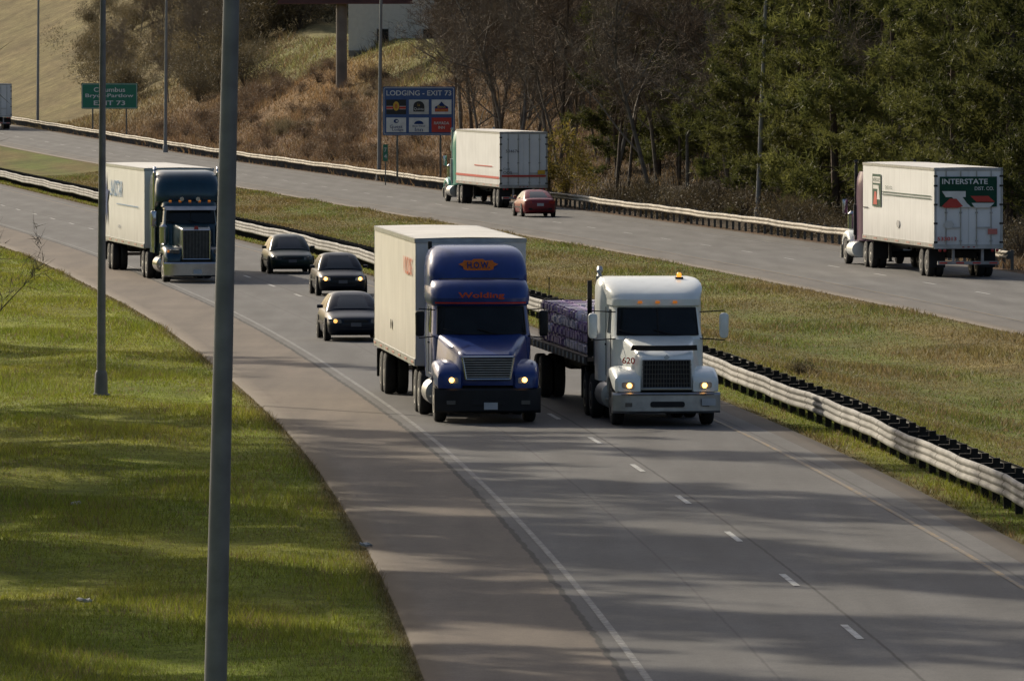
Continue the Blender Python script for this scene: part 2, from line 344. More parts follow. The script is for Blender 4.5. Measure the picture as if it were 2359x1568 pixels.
def box_trailer(root,y0,L,m,zt=4.08,zb=1.12,hw=1.29,rear=True,tandem=None):
    b=MB().box((0,y0+L/2,(zt+zb)/2),(2*hw,L,zt-zb)); t=b.build('trailer',m,root,bev=.02)
    MB().loft([[(x,y,z) for x,z in ((-hw+.03,zt+.004),(-hw*.5,zt+.02),(0,zt+.028),(hw*.5,zt+.02),(hw-.03,zt+.004))] for y in(y0+.03,y0+L*.5,y0+L-.03)],False,False).build('trailer_roof',roofm,t)
    for s in(-1,1):
        MB().box((s*(hw+.012),y0+L/2,zb+.08),(.03,L-.02,.16)).build('bottom_rail',dull,t); MB().box((s*(hw+.008),y0+L/2,zt-.05),(.02,L-.02,.10)).build('top_rail',dull,t)
    MB().box((0,y0-.006,zt-.05),(2*hw,.02,.1)).build('top_rail',dull,t)
    tm=D.materials.get('reflective_tape') or M('reflective_tape',(.42,.2,.16),.5)
    ud=MB()
    for s in(-1,1):
        ud.box((s*.5,y0+L/2+.5,zb-.1),(.1,L-2,.2))
        for k in range(7): MB().box((s*(hw+.034),y0+.6+k*(L-1.2)/6,zb+.08),(.014,.7,.05)).build('reflective_tape',tm,t)
    ud.box((0,y0+L/2,zb-.02),(2*hw-.1,L-.1,.04)); ty=y0+L-(tandem or 1.9)
    ud.box((0,ty,.85),(1.1,2.6,.3)); ud.build('trailer_frame',darkm,t)
    for s in(-1,1):
        lg=MB(); lg.box((s*.75,y0+3.2,.72),(.12,.12,.8)); lg.box((s*.75,y0+3.2,.3),(.24,.24,.04)); lg.build('landing_gear',darkm,t)
        for y in(ty-.62,ty+.62):
            for x in(.78,1.09): wheel(WT,root,(s*x,y,.51))
        MB().box((s*.95,y0+L-.35 if tandem is None else ty+1.3,.7),(.62,.02,.7)).build('mud_flap',black,t)
    ye=y0+L
    if rear:
        for s in(-1,1):
            MB().box((s*(hw/2-.03),ye+.012,(zt+zb)/2+.02),(hw-.1,.03,zt-zb-.2)).build('trailer_door',m,t)
            MB().box((s*.55,ye+.08,zb+.75),(.5,.03,.035)).build('door_handle',dull,t)
        for x in(-.85,-.3,.3,.85):
            rd=MB(); rd.tube([(x,ye+.06,zb+.05),(x,ye+.06,zt-.1)],.02,6)
            for z in(zb+.25,zb+1.3,zt-.4): rd.box((x,ye+.045,z),(.1,.05,.06))
            rd.build('lock_rod',dull,t)
        for s in(-1,1):
            for z in(zb+.2,zb+.9,zb+1.6,zb+2.3,zt-.3): MB().box((s*(hw-.05),ye+.035,z),(.14,.04,.07)).build('door_hinge',darkm,t)
        fm=MB()
        fm.box((0,ye+.02,zb+.04),(2*hw,.08,.16)); fm.box((0,ye+.02,zt-.05),(2*hw,.06,.12))
        for s in(-1,1): fm.box((s*(hw-.03),ye+.02,(zt+zb)/2),(.07,.06,zt-zb))
        fm.build('door_frame',dull,t)
        bb=MB(); bb.box((0,ye-.05,.55),(2.3,.1,.12))
        for s in(-1,1): bb.box((s*.55,ye-.1,.82),(.1,.08,.5))
        bb.build('rear_bumper',D.materials.get('bumper_grey') or M('bumper_grey',(.3,.28,.27),.6,.2,.3),t)
        for k in range(4): MB().box((-.95+k*.63,ye+.004,.55),(.3,.01,.06)).build('bumper_stripe',redpr,t)
        for s in(-1,1):
            for x in(.9,1.08): MB().lathey([(0,.06),(.03,.06),(.04,.03)],14,(s*x,ye+.06,zb-.1)).build('tail_light',redl,t)
        for x in(-.2,0,.2): MB().box((x,ye+.07,zb+.02),(.08,.03,.035)).build('marker_light',redl,t)
    return t
def place_away(root,rx,ry,phi,Ltot):
    a=phi+pi; root.rotation_euler=(0,0,a)
    root.location=(rx+math.sin(a)*Ltot, ry-math.cos(a)*Ltot, float(zroad(ry))+.045)
# ---- blue
T=thing('semi_truck',(-.53,193.3,.045),'dark blue aerodynamic semi truck pulling a cream box trailer, orange lettering over its windshield','semi truck',.082)
layB=[(.92,1.10,1.82,.12),(1.9,1.13,1.82,.14),(1.95,1.13,1.86,.16),(2.60,1.09,2.2,.2),(2.64,1.12,2.12,.2),(2.78,1.14,2.1,.2),(3.0,1.13,2.22,.2),(3.15,1.09,2.42,.22),(3.22,1.02,2.65,.22),(3.24,.95,2.9,.2)]
fairB=[(3.0,1.12,2.75,.05),(3.24,1.13,2.8,.05),(3.32,1.13,2.86,-.0),(3.5,1.12,3.0,.02),(3.68,1.09,3.17,.08),(3.80,1.04,3.36,.13),(3.88,.98,3.6,.16),(3.93,.88,3.9,.15),(3.95,.76,4.2,.1)]
cab=tractor(T,dict(paint=bluep,lay=layB,fair=fairB,yb=4.75,ws=(1.97,2.58),
 hood=[(.20,.60,.53,.86,1.46,.1),(.26,.68,.58,.86,1.56,.12),(.5,.80,.66,.86,1.64,.16),(1.1,.98,.80,.9,1.80,.18),(1.95,1.08,1.0,1.0,1.97,.14)],
 fend=[(.13,.62,1.04,.80,1.08,.12),(.2,.58,1.14,.79,1.18,.17),(.5,.58,1.19,.85,1.33,.24),(.9,.55,1.21,1.04,1.42,.28),(1.35,.6,1.21,1.06,1.42,.28),(1.75,.7,1.18,.95,1.34,.22),(2.0,.8,1.14,.7,1.2,.1)],
 grille=(.585,.50,1.0,1.50,.17),gst='h',bump=(1.21,.24,.80,.16,black),bdark=True,plate=(.05,.40),dr=5.25,
 head=(.86,.985,.36,.17,.13),lamp=lit,lens=lens,mx=1.42,mz=2.22,mm=black,my=1.95,st=1.25,wh=WTC,visor=None))
def bandF(name,lay,z0,z1,k,off,m,root,n=4):
    g=[]
    for i in range(n):
        z=z0+(z1-z0)*i/(n-1); hw,yf,bow=L_(lay,z); g.append([(hw*k*(j/10-1),yf+bow*(k*(j/10-1))**2+.22*abs(k*(j/10-1))**12-off,z) for j in range(21)])
    return MB().loft(g,False,False).build(name,m,root)
bandF('stripe',layB,2.655,2.69,.93,.012,redt,T)
text('Wolding',orange,T,(0,2.070,2.835),X_,(0,.15,1),1.06,.165,.025)
poly('emblem',[(-.46,.02),(-.36,-.03),(-.34,-.10),(-.22,-.13),(0,-.16),(.22,-.13),(.34,-.10),(.36,-.03),(.46,.02),(.36,.06),(.33,.11),(.16,.10),(.10,.14),(-.10,.14),(-.16,.10),(-.33,.11),(-.36,.06)],M('orange_emblem',(.60,.15,.025),.6,spec=.2),T,(0,2.97,3.52),X_,(0,.4,1))
text('H.O.W.',navy,T,(0,2.945,3.52),X_,(0,.4,1),.52,.15,.025)
bandF('roof_shadow_line',layB,3.2,3.235,.9,.012,black,T,3)  # black strip painted in as the shadow line under the fairing
MB().tube([(-1.0,4.6,3.85),(-1.0,4.6,4.03)],.05,10).build('exhaust_stack',darkm,T)
t=box_trailer(T,5.25,14.4,tr_cream)
text('WOLDING',M('faded_orange',(.55,.13,.06),.6,spec=.2),t,(-1.325,7.5,3.4),(0,-1,0),Z_,2.8,.42,.012)
poly('small_mark',[(.25*math.cos(a*pi/3),.13*math.sin(a*pi/3)) for a in range(6)],blkpr,t,(-1.325,13.2,1.85),(0,-1,0),Z_)
MB().box((0,5.2,3.0),(1.2,.1,1.4)).build('nose_vent',tr_grey,t,bev=.02)
# ---- white day truck with flatbed
T=thing('semi_truck',(3.50,191.8,.045),'white conventional semi truck with an amber beacon on its roof, hauling a loaded flatbed','semi truck',.095)
layW=[(.92,1.04,1.8,.05),(1.9,1.04,1.82,.06),(1.98,1.03,1.9,.08),(2.62,.98,2.12,.1),(2.66,1.02,2.06,.1),(2.80,1.02,2.06,.1),(2.86,1.02,2.12,.1)]
fairW=[(2.78,1.02,2.085,.09),(2.86,1.04,2.14,.08),(2.95,1.07,2.30,.04),(3.05,1.10,2.58,-.03),(3.13,1.11,2.90,-.08),(3.20,1.10,3.25,-.07),(3.25,1.05,3.6,-.02),(3.27,.96,3.9,0)]
tractor(T,dict(paint=whitep,lay=layW,fair=fairW,sleep=[(.9,1.17,3.35,.0),(2.7,1.17,3.35,.0),(3.05,1.16,3.42,.0),(3.18,1.12,3.6,.0),(3.24,1.03,3.8,0)],yb=4.6,ws=(2.0,2.6),
 hood=[(.22,.60,.56,.82,1.50,.05),(.28,.68,.60,.82,1.56,.08),(.6,.80,.65,.82,1.68,.1),(1.2,.95,.70,.85,1.84,.14),(1.95,1.02,.82,.9,1.99,.14)],
 fend=[(.14,.60,1.10,.78,1.02,.06),(.2,.58,1.17,.77,1.12,.12),(.45,.58,1.2,.84,1.23,.2),(.9,.58,1.21,1.04,1.32,.24),(1.35,.6,1.21,1.06,1.32,.24),(1.8,.7,1.19,.9,1.24,.16),(2.0,.8,1.15,.7,1.1,.1)],
 grille=(.54,.56,.86,1.49,.19),gst='v',gn=17,ghz=True,gbar=M('grille_bar_grey',(.10,.10,.10),.4,.5),grim=dull,grw=.014,bump=(1.22,.30,.76,.10,dull),bdark=True,step2=True,plate=(.93,.55),dr=5.0,
 head=(.88,.92,.28,.15,.11),lamp=lit,turn=True,mx=1.5,mz=2.22,mm=whitep,mr=.1,my=1.85,st=1.2,marks=(2.74,3,.40,2.0),split=True,
 stacks=[(-1.05,4.75,2.6,3.42,.07)],stm=dull))
g=[[(x,.42+.25*(x/.7)**2,1.69) for x in np.linspace(-.76,.76,13)],[(x*.97,.36+.25*(x/.7)**2,1.81) for x in np.linspace(-.76,.76,13)]]
MB().loft(g,False,False).build('bug_deflector',black,T)
poly('emblem',[(-.07,0),(0,-.07),(.07,0),(0,.07)],dull,T,(0,.165,1.55),X_,(0,.1,1))
text('620',redt,T,(-.83,.5,1.47),(.6,-.8,0),Z_,.42,.15,.02)
be=MB(); be.loft([[(.66+r*math.cos(a*pi/8),3.5+r*math.sin(a*pi/8),z) for a in range(16)] for r,z in((.055,3.27),(.055,3.31),(.05,3.35),(.03,3.37))]); be.build('beacon',M('beacon_amber',(.8,.3,.03),.3,emis=1.3,ecol=(1,.4,.05)),T)
MB().box((.66,3.5,3.25),(.18,.14,.04)).build('beacon_base',black,T)
fb=MB(); Lf=14.2; y0=5.1
fb.box((0,y0+Lf/2,1.33),(2.56,Lf,.10)); tF=fb.build('flatbed',M('flatbed_deck',(.14,.11,.09),.8,var=.4,scale=4),T)
b=MB()
for s in(-1,1): b.box((s*1.30,y0+Lf/2,1.30),(.04,Lf,.18)); b.box((s*.5,y0+Lf/2+.3,1.05),(.14,Lf-1.5,.45))
for k in range(18): b.box((0,y0+.6+k*.77,1.22),(2.4,.1,.12))
b.box((0,y0+Lf-1.9,.85),(1.1,2.6,.3)); b.build('deck_frame',darkm,tF)
for k in range(16):
    for s in(-1,1): MB().box((s*1.335,y0+.5+k*.9,1.30),(.03,.08,.14)).build('stake_pocket',dull,tF)
hb=MB()
for x in(-1.22,-.6,0,.6,1.22): hb.box((x,y0+.1,2.05),(.10,.10,1.35))
hb.box((0,y0+.1,1.9),(2.4,.05,1.0)); hb.box((-1.22,y0+.1,2.3),(.10,.10,1.7)); hb.build('headboard',black,tF)
for s in(-1,1):
    for y in(y0+Lf-2.5,y0+Lf-1.25):
        for x in(.78,1.09): wheel(WT,T,(s*x,y,.51))
    MB().box((s*.75,y0+3.2,.75),(.12,.12,.8)).build('landing_gear',darkm,tF)
MB().box((-.9,y0+2.0,.85),(.5,1.0,.5)).build('tool_box',darkm,tF)
Rt=Matrix.Rotation(.095,4,'Z'); Tl=Vector((3.50,191.8,.045))
pal=[M('wrapped_package_lilac',(.30,.19,.40),.35,var=.45,scale=7,bump=.6),M('wrapped_package_white',(.66,.62,.70),.35,var=.35,scale=6,bump=.6)]
places=['nearest the cab','second from the cab','third from the cab','at the tail end']
for k in range(4):
    p=Tl+Rt@Vector((-.1,y0+1.5+k*2.9,1.385))
    c=thing('cargo_bundle',p,'strapped bundle of plastic-wrapped purple and white packages on the flatbed, '+places[k],'cargo bundle',.095,'bundles on the flatbed')
    hts=[[rnd.choice((3,4,4)) for i in range(4)] for j in range(5)]
    for ci in(0,1):
        b=MB()
        for j in range(5):
            for i in range(4):
                for r in range(hts[j][i]):
                    if ((r*7+i*3+j*5+k)%5<2)!=(ci==0):
                        b.box((-.81+i*.54+rnd.uniform(-.03,.03),-.1+j*.52+rnd.uniform(-.02,.02),.12+r*.245),(.53,.50,.22),rz=rnd.uniform(-.05,.05),rx=rnd.uniform(-.03,.03))
        b.build('package_stack',pal[ci],c,bev=.045)['kind']='stuff'
    for y in(.2,1.2,1.9):
        b=MB(); b.loft([[(x,y+dy,z+.015) for x,z in((-1.13,.0),(-1.13,.85),(-.95,1.0),(-.3,1.01),(.3,.99),(.95,1.0),(1.13,.85),(1.13,0))] for dy in(-.04,.04)],False,False); b.build('strap',black,c)
# ---- teal long-nose
T=thing('semi_truck',(-11.45,310.7,.045),'dark teal long-nosed semi truck with chrome grille and bumper, behind the big grey lamp post','semi truck',.148)
layK=[(.95,1.02,2.15,.03),(2.0,1.02,2.2,.04),(2.1,1.0,2.25,.05),(2.68,.94,2.4,.06),(2.72,1.0,2.36,.06),(2.85,.98,2.4,.06),(2.92,.9,2.6,.06)]
fairK=[(1.0,1.16,3.75,.0),(2.6,1.18,3.75,.0),(2.9,1.18,3.0,.06),(3.1,1.18,2.95,.1),(3.5,1.16,3.05,.12),(3.8,1.12,3.3,.16),(3.98,1.02,3.7,.16),(4.03,.85,4.2,.1)]
def longnose(T,paint,hoodpaint=None,fair=fairK,fpaint=None,lamp=lensd,stm=chrome,tank=chrome):
    return tractor(T,dict(paint=paint,hoodpaint=hoodpaint or paint,fpaint=fpaint or paint,lay=layK,fair=fair,fyb=5.6,yb=3.7,ws=(2.12,2.66),
 hood=[(.45,.52,.50,.80,1.92,.06),(.52,.55,.53,.8,1.97,.09),(1.2,.60,.58,.85,2.03,.10),(2.25,.72,.68,.9,2.12,.12)],
 fend=[(.22,.62,1.08,.76,.92,.08),(.35,.55,1.15,.72,1.10,.18),(.7,.52,1.17,.95,1.28,.22),(1.15,.52,1.18,1.06,1.34,.24),(1.6,.55,1.18,1.05,1.28,.22),(2.0,.6,1.15,.85,1.08,.16),(2.35,.65,1.12,.6,.76,.08)],
 grille=(.50,.50,.84,1.90,.42),gst='v',gn=19,gbar=rimm,grw=.035,bump=(1.21,.22,.74,.06,chrome),bdark=False,plate=(.0,.40),dr=6.3,
 head=(.80,1.12,.34,.16,.30),lamp=lamp,lens=lensd,turn=True,mx=1.36,mz=2.3,mm=chrome,my=2.3,st=1.15,wh=WTC,marks=(2.93,5,.36,2.55),split=True,visor=(2.60,2.74,.22),visorm=dull if paint is tealp else paint,
 stacks=[(-1.17,3.85,2.4,4.1,.065),(1.17,3.85,2.4,4.1,.065)],stm=stm,aircl=[-1.02,1.02],tank=tank))
longnose(T,tealp)
for s in(-1,1):
    MB().tube([(s*.3,3.0,3.0),(s*.3,2.5,3.0)],[.03,.08],10).build('air_horn',chrome,T)
poly('emblem',[(-.09,-.05),(.09,-.05),(.06,.07),(-.06,.07)],redl,T,(0,.43,1.98),X_,Z_)
t=box_trailer(T,6.2,15.2,tr_grey)
star=[]
for k in range(10):
    a=pi/2+k*pi/5; r=(1.05 if k%2==0 else .42); star.append((r*math.cos(a),r*math.sin(a)*(1.3 if k in(4,5,6) else 1)))
poly('star_emblem',star,navy,t,(-1.33,19.9,2.75),(0,-1,0),Z_)
text('LANDSTAR',lblue,t,(-1.33,16.2,3.18),(0,-1,0),Z_,4.6,.62,.01)
poly('underline',rect(8,.03),lblue,t,(-1.33,12.0,2.6),(0,-1,0),Z_)
text('U 8205',navy,t,(-1.33,15.0,1.75),(0,-1,0),Z_,.9,.12)
# ---- away: white trailer, green tractor
T=thing('semi_truck',(0,0,0),'green cab semi truck, white trailer with thin red stripe, ahead of the red car','semi truck')
longnose(T,tealq,tank=dull,stm=dull)
t=box_trailer(T,6.2,16.1,tr_white); place_away(T,.62,457.5,.152,22.3)
ye=22.3
for s in(-1,1):
    poly('red_stripe',rect(15.9,.12),redpr,t,(s*1.318,14.2,1.62),(0,s,0),Z_)
poly('red_stripe',rect(2.4,.10),redpr,t,(0,ye+.10,1.72),(-1,0,0),Z_)
greyt=M('grey_lettering',(.10,.10,.11),.6)
text('534676',greyt,t,(.62,ye+.10,3.05),(-1,0,0),Z_,.72,.15,.0)
text('Call',greyt,t,(.95,ye+.10,2.1),(-1,0,0),Z_,.35,.10)
text('ODS',greyt,t,(.88,ye+.10,1.9),(-1,0,0),Z_,.48,.14,.01)
poly('notice_plate',rect(.4,.22),yelpr,t,(-.95,ye+.10,1.92),(-1,0,0),Z_)
poly('red_line',rect(6.5,.05),redpr,t,(1.325,16.5,2.2),(0,1,0),Z_)
# ---- away: purple tractor, green logo
T=thing('semi_truck',(0,0,0),'semi truck with purple sleeper, green panel on its white trailer doors, at far right','semi truck')
longnose(T,purp,hoodpaint=whitep,fair=[(1.0,1.16,3.75,.0),(2.6,1.18,3.75,.0),(2.9,1.18,3.3,.06),(3.4,1.16,3.5,.1),(3.7,1.1,3.9,.1)],stm=darkm,tank=whitep)
t=box_trailer(T,6.2,16.1,tr_white,tandem=2.6); place_away(T,16.98,317.5,.124,22.3)
Rr=(-1,0,0)
poly('logo_panel',rect(2.16,1.12),greenpr,t,(.02,ye+.10,3.20),Rr,Z_)
text('INTERSTATE',white_t,t,(.15,ye+.112,3.58),Rr,Z_,1.72,.20,.02)
text('DIST. CO.',white_t,t,(-.58,ye+.112,3.32),Rr,Z_,.72,.13,.01)
poly('white_arrow',[(-1.0,.20),(-.10,.20),(-.10,-.02),(-.22,-.02),(-.05,-.25),(.12,-.40),(-.28,-.40),(-.62,-.02),(-.85,-.02)],white_t,t,(.02,ye+.112,3.02),Rr,Z_)
poly('red_arrow',[(-1.0,-.36),(-.70,-.08),(-.45,-.08),(-.20,-.36),(-.4,-.42),(-.9,-.42)],redpr,t,(.02,ye+.114,3.02),Rr,Z_)
poly('red_arrow',[(.08,.02),(.75,.02),(1.0,-.20),(.30,-.20)],redpr,t,(.02,ye+.114,3.02),Rr,Z_)
poly('white_arrow',[(.12,-.24),(.98,-.24),(.80,-.42),(.25,-.42)],white_t,t,(.02,ye+.112,3.02),Rr,Z_)
text('533013',redpr,t,(.82,ye+.10,1.45),Rr,Z_,.72,.14,.02)
poly('notice_plate',rect(.36,.2),M('pale_red_plate',(.5,.15,.12),.5),t,(-.9,ye+.10,1.72),Rr,Z_)
poly('notice_plate',[(.2*math.cos(a*pi/3),.16*math.sin(a*pi/3)) for a in range(6)],M('grey_diamond',(.5,.5,.48),.5),t,(.75,ye+.10,1.98),Rr,Z_)
sd=(0,1,0); xs=1.325
poly('side_logo_panel',rect(2.0,1.25),greenpr,t,(xs,9.6,3.05),sd,Z_)
poly('white_inset',rect(1.7,.25),white_t,t,(xs+.006,9.6,3.45),sd,Z_)
text('INTERSTATE',greenpr,t,(xs+.012,9.6,3.45),sd,Z_,1.5,.15)
poly('white_arrow',[(-.8,.1),(.3,.1),(.1,-.3),(.8,-.3),(.5,.25),(-.8,.25)],white_t,t,(xs+.008,9.6,3.0),sd,Z_)
poly('red_arrow',[(-.7,-.5),(.2,-.5),(0,0),(-.4,0)],redpr,t,(xs+.014,9.6,3.0),sd,Z_)
for z in(2.92,3.02): poly('green_line',rect(11,.035),greenpr,t,(xs,16.3,z),sd,Z_)
text('DIST. CO.',greenpr,t,(xs,12.4,3.2),sd,Z_,1.6,.12)
poly('black_line',rect(1.3,.04),blkpr,t,(xs,7.0,2.35),sd,Z_)
poly('grey_mark',[(.4*math.cos(a*pi/3),.16*math.sin(a*pi/3)) for a in range(6)],M('grey_mark',(.4,.4,.4),.5),t,(xs,14.5,1.85),sd,Z_)
# ---- far truck at left edge
T=thing('semi_truck',(0,0,0),'distant grey-white semi trailer leaving at the left edge, seen from behind','semi truck')
longnose(T,whitep,tank=dull); t=box_trailer(T,6.2,16.1,tr_grey); place_away(T,-46.3,768,.17,22.3); T.location.z+=.05
# ------------------------------------------------------------------ cars
def car(T,P,kind='sedan',lampm=lensd,L=4.5,hw=.86,h=1.41,lensm=lensd):
    secs=[(-.02,.42,.40,.56,.08),(.02,.62,.31,.62,.12),(.08,.74,.25,.67,.14),(.2,.81,.2,.71,.16),(.45,hw-.02,.19,.77,.2),(.8,hw,.19,.82,.24),(1.15,hw,.19,.87,.24),(1.45,hw,.19,.91,.18),(2.4,hw+.01,.19,.93,.14),(3.3,hw,.19,.95,.14),(3.75,hw,.19,.96,.2),(4.1,hw-.02,.2,.95,.24),(4.32,hw-.05,.23,.91,.24),(4.43,hw-.13,.28,.85,.2),(4.49,hw-.25,.34,.78,.14),(4.51,hw-.4,.4,.72,.08)]
    k=L/4.5
    rings=[[(x,y*k,z) for x,z in roundpoly([(-w*.94,za),(w*.94,za),(w,za+(zb-za)*.55),(w-.08,zb-.03),(w*.5,zb+.015),(-w*.5,zb+.015),(-w+.08,zb-.03),(-w,za+(zb-za)*.55)],[.10,.10,.3,r*.6,.3,.3,r*.6,.3],4)] for y,w,za,zb,r in secs]
    MB().loft(rings).build('body',P,T,60)
    yt0,yt1=(2.0,3.15) if kind=='sedan' else (2.05,3.0); yb0,yb1=(1.12,4.0) if kind=='sedan' else (1.2,4.1)
    zt=h-.06
    def cr(z):
        t=min(max((z-.88)/(zt-.88),0),1); w=(hw-.075)+(.555-(hw-.075))*(.55*t+.45*t*t)
        return yb0+(yt0-yb0)*(.82*t+.18*t*t),yb1+(yt1-yb1)*(.75*t+.25*t*t),w
    rg=[]
    for z in(.86,1.0,1.12,1.24,zt-.03):
        a,b_,w=cr(z); rg.append([(x,y*k,z) for x,y in roundpoly([(-w,a),(w,a),(w,b_),(-w,b_)],.2,4)])
    a,b_,w=cr(zt)
    for z,ins in((zt-.005,.035),(zt+.02,.085),(h-.02,.17),(h-.005,.28),(h+.003,.40)): rg.append([(x,y*k,z) for x,y in roundpoly([(-w+ins,a+ins*1.4),(w-ins,a+ins*1.4),(w-ins,b_-ins*1.4),(-w+ins,b_-ins*1.4)],.16,4)])
    cb=MB().loft(rg).build('cabin',P,T,60)
    za,zb=.93,zt-.035
    def gl(front):
        g=[]
        for j in range(5):
            z=za+(zb-za)*j/4; a,b_,w=cr(z); w-=.09; g.append([(w*u,((a)*k-.012+.05*u**4) if front else (b_*k+.012-.05*u**4),z) for u in np.linspace(-1,1,11)])
        return MB().loft(g,False,False)
    gl(True).build('windshield',cglass,T); gl(False).build('rear_window',cglass,T)
    for s in(-1,1):
        for (f0,f1,g0,g1) in((.08,.50,.12,.50),(.53,.92,.53,.86)):
            g=[]
            for j in range(4):
                t=j/3; z=za+(zb-za)*t; a,b_,w=cr(z); fa=f0+(g0-f0)*t; fb=f1+(g1-f1)*t
                g.append([(s*(w+.012),(a+(b_-a)*f)*k,z) for f in(fa,fb)])
            MB().loft(g,False,False).build('side_window',cglass,T)
        def yb_(x): return float(np.interp(x,[.4,.62,.74,.81,.85],[-.02,.02,.08,.2,.45]))*k
        hl=MB().loft([[(s*x,yb_(x)+dd,z) for x,z in roundpoly([(.42,.535),(.70,.54),(.80,.60),(.79,.66),(.44,.64)],.03,3)] for dd in(.06,-.006)]).build('headlight',lensm,T)
        MB().lathey([(-.015,.0005),(-.015,.055),(.02,.06)],14,(s*.60,.005,.592)).build('bulb',lampm,hl)
        def ye_(x): return float(np.interp(x,[.45,.6,.72,.8,.83],[0,-.03,-.08,-.18,-.35]))*k+L
        MB().loft([[(s*x,ye_(x)+dd,z) for x,z in roundpoly([(.42,.68),(hw-.12,.68),(hw-.08,.84),(.44,.84)],.03,2)] for dd in(-.06,.02)]).build('tail_light',redl,T)
        MB().loft([[(s*(hw+.06)+x*q,1.72*k+y,.98+z*q) for x,z in roundpoly([(-.1,-.055),(.08,-.055),(.08,.055),(-.1,.055)],.03,2)] for y,q in((-.06,.7),(-.02,1),(.05,.9))]).build('mirror',P,T)
        for y in(.82*k,3.55*k):
            MB().lathex([(-.02,.36),(.012,.36),(.014,.34)] if s>0 else [(.02,.36),(-.012,.36),(-.014,.34)],24,(s*(hw-.004),y,.33)).build('wheel_arch',black,T)
            wheel(WC,T,(s*(hw-.075),y,.31))
        MB().box((s*(hw+.0),2.4*k,.5),(.03,2.2,.05)).build('side_trim',black,T)
        MB().box((s*.35,2.15*k,1.0),(.4,.25,.5)).build('seat',darkm,cb)
    MB().loft([[(x,y,z) for x,z in roundpoly(rect(.72,.09,0,.585),.04,3)] for y in(.0,-.03)]).build('grille',black,T)
    MB().loft([[(x,y,z) for x,z in roundpoly(rect(.9,.09,0,.39),.04,3)] for y in(.04,-.01)]).build('lower_intake',black,T)
    MB().box((0,-.035,.49),(.3,.02,.11)).build('licence_plate',D.materials.get('dim_plate') or M('dim_plate',(.09,.09,.10),.6),T)
    MB().box((0,L+.022,.64),(.34,.02,.14)).build('licence_plate',platem,T)
    MB().box((0,L-.03,.42),(1.2,.08,.10)).build('rear_bumper_trim',black,T)
    MB().box((0,L/2,.24),(1.5,L-.7,.14)).build('underbody',darkm,T)
def cp(n,c): return M(n,c,.30,.0,.1,coat=.0,spec=.26)
dk=cp('dark_green_car_paint',(.006,.018,.016)); dk2=cp('black_car_paint',(.005,.008,.013)); dk3=cp('dark_navy_car_paint',(.006,.009,.018))
redc=M('maroon_car_paint',(.19,.018,.024),.35,.0,.1,coat=.1,spec=.3)
car(thing('car',(-8.3,322.8,.045),'dark green sedan farthest back in the left lane, headlights off, beside the median guardrail','car',.115),dk,h=1.46)
car(thing('car',(-5.82,293.8,.045),'black compact car with both headlights lit, between the other two dark cars','car',.105),dk2,lampm=lit,L=4.2,h=1.45,lensm=lens)
car(thing('car',(-4.53,247.9,.045),'dark sedan partly hidden behind the cream box trailer','car',.095),dk3,lampm=litdim,h=1.40)
T=thing('car',(0,0,0),'maroon red coupe seen from behind, following the white trailer','car'); car(T,redc,'coupe',h=1.37); place_away(T,1.44,432.5,.14,4.5)
for o in PROT:
    for ch in list(o.children): D.objects.remove(ch)
    D.objects.remove(o)
# ------------------------------------------------------------------ ground
def ground_cols(o,X,Y):
    n=len(o); c=np.zeros((n,3))
    ns=(np.sin(X*1.7+np.sin(Y*.21)*2)+np.sin(Y*.37+X*.5)+np.sin(X*.33-Y*.11))/3
    ns2=(np.sin(X*.8+Y*.045+1)+np.sin(Y*.09-X*.37)+np.sin(X*2.1+Y*.3))/3
    ns=ns[:,None]*.5+.5; ns2=np.clip(ns2[:,None]*.9+.45,0,1)
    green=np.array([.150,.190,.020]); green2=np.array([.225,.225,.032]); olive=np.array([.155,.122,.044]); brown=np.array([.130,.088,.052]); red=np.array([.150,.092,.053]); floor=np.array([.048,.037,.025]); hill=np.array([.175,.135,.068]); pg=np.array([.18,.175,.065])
    c[:]=green*(1-ns)+green2*ns
    med=(o>4)&(o<19.5); t=sst(6.4,10.5,o)[:,None]; mm=(olive*(1-ns2)+np.array([.118,.140,.030])*ns2)*(.85+.3*ns)
    c=np.where(med[:,None],c*.85*(1-t)+mm*t,c)
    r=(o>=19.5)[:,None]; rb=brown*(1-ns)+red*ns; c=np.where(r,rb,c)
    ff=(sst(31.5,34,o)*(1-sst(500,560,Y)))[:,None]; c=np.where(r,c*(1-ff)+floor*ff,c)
    hl=(sst(740,800,Y)*(o>20))[:,None]; c=c*(1-hl)+(hill*(1-ns*.4)+pg*ns*.4)*hl
    pl=(sst(46,50,o)*sst(655,675,Y)*(1-sst(770,800,Y))*(X<-4))[:,None]; c=c*(1-pl)+pg*pl
    md=np.exp(-(((X+15)/5.0)**2+((Y-705)/12)**2))[:,None]; c=c*(1-md)+np.array([.24,.145,.06])*md
    e=np.minimum(np.minimum(np.abs(o+6.5),np.abs(o-4.85)),np.minimum(np.abs(o-18.9),np.abs(o-30.0))); eb=np.exp(-(e/(.22+.1*ns[:,0]))**2)[:,None]*.85
    c=c*(1-eb)+np.array([.085,.055,.032])*eb
    return c
ov=np.concatenate([[-1600,-900,-500,-250,-120,-80,-60,-45,-35],np.arange(-30,-8,1.5),np.arange(-8,-6,.15),np.arange(-6,4.5,2),np.arange(4.6,7,.2),np.arange(7,18.6,.8),np.arange(18.6,19.4,.15),[22,26],np.arange(29.4,36,.4),np.arange(36,90,1.2),np.arange(90,200,8),[240,300,400,600,1000,1800]])
yv=np.concatenate([[-400,-200,-60,0,30,60],np.arange(80,460,3),np.arange(460,860,5),np.arange(860,1300,15),[1400,1600,2000,2600,3500]])
OO,YY=np.meshgrid(ov,yv); XX=C1(YY)+OO; ZZ=terrain(XX,YY)
ZZ=ZZ-np.where((np.abs(OO+.85)<5.3)|((OO>19.3)&(OO<29.6)),.03,0)
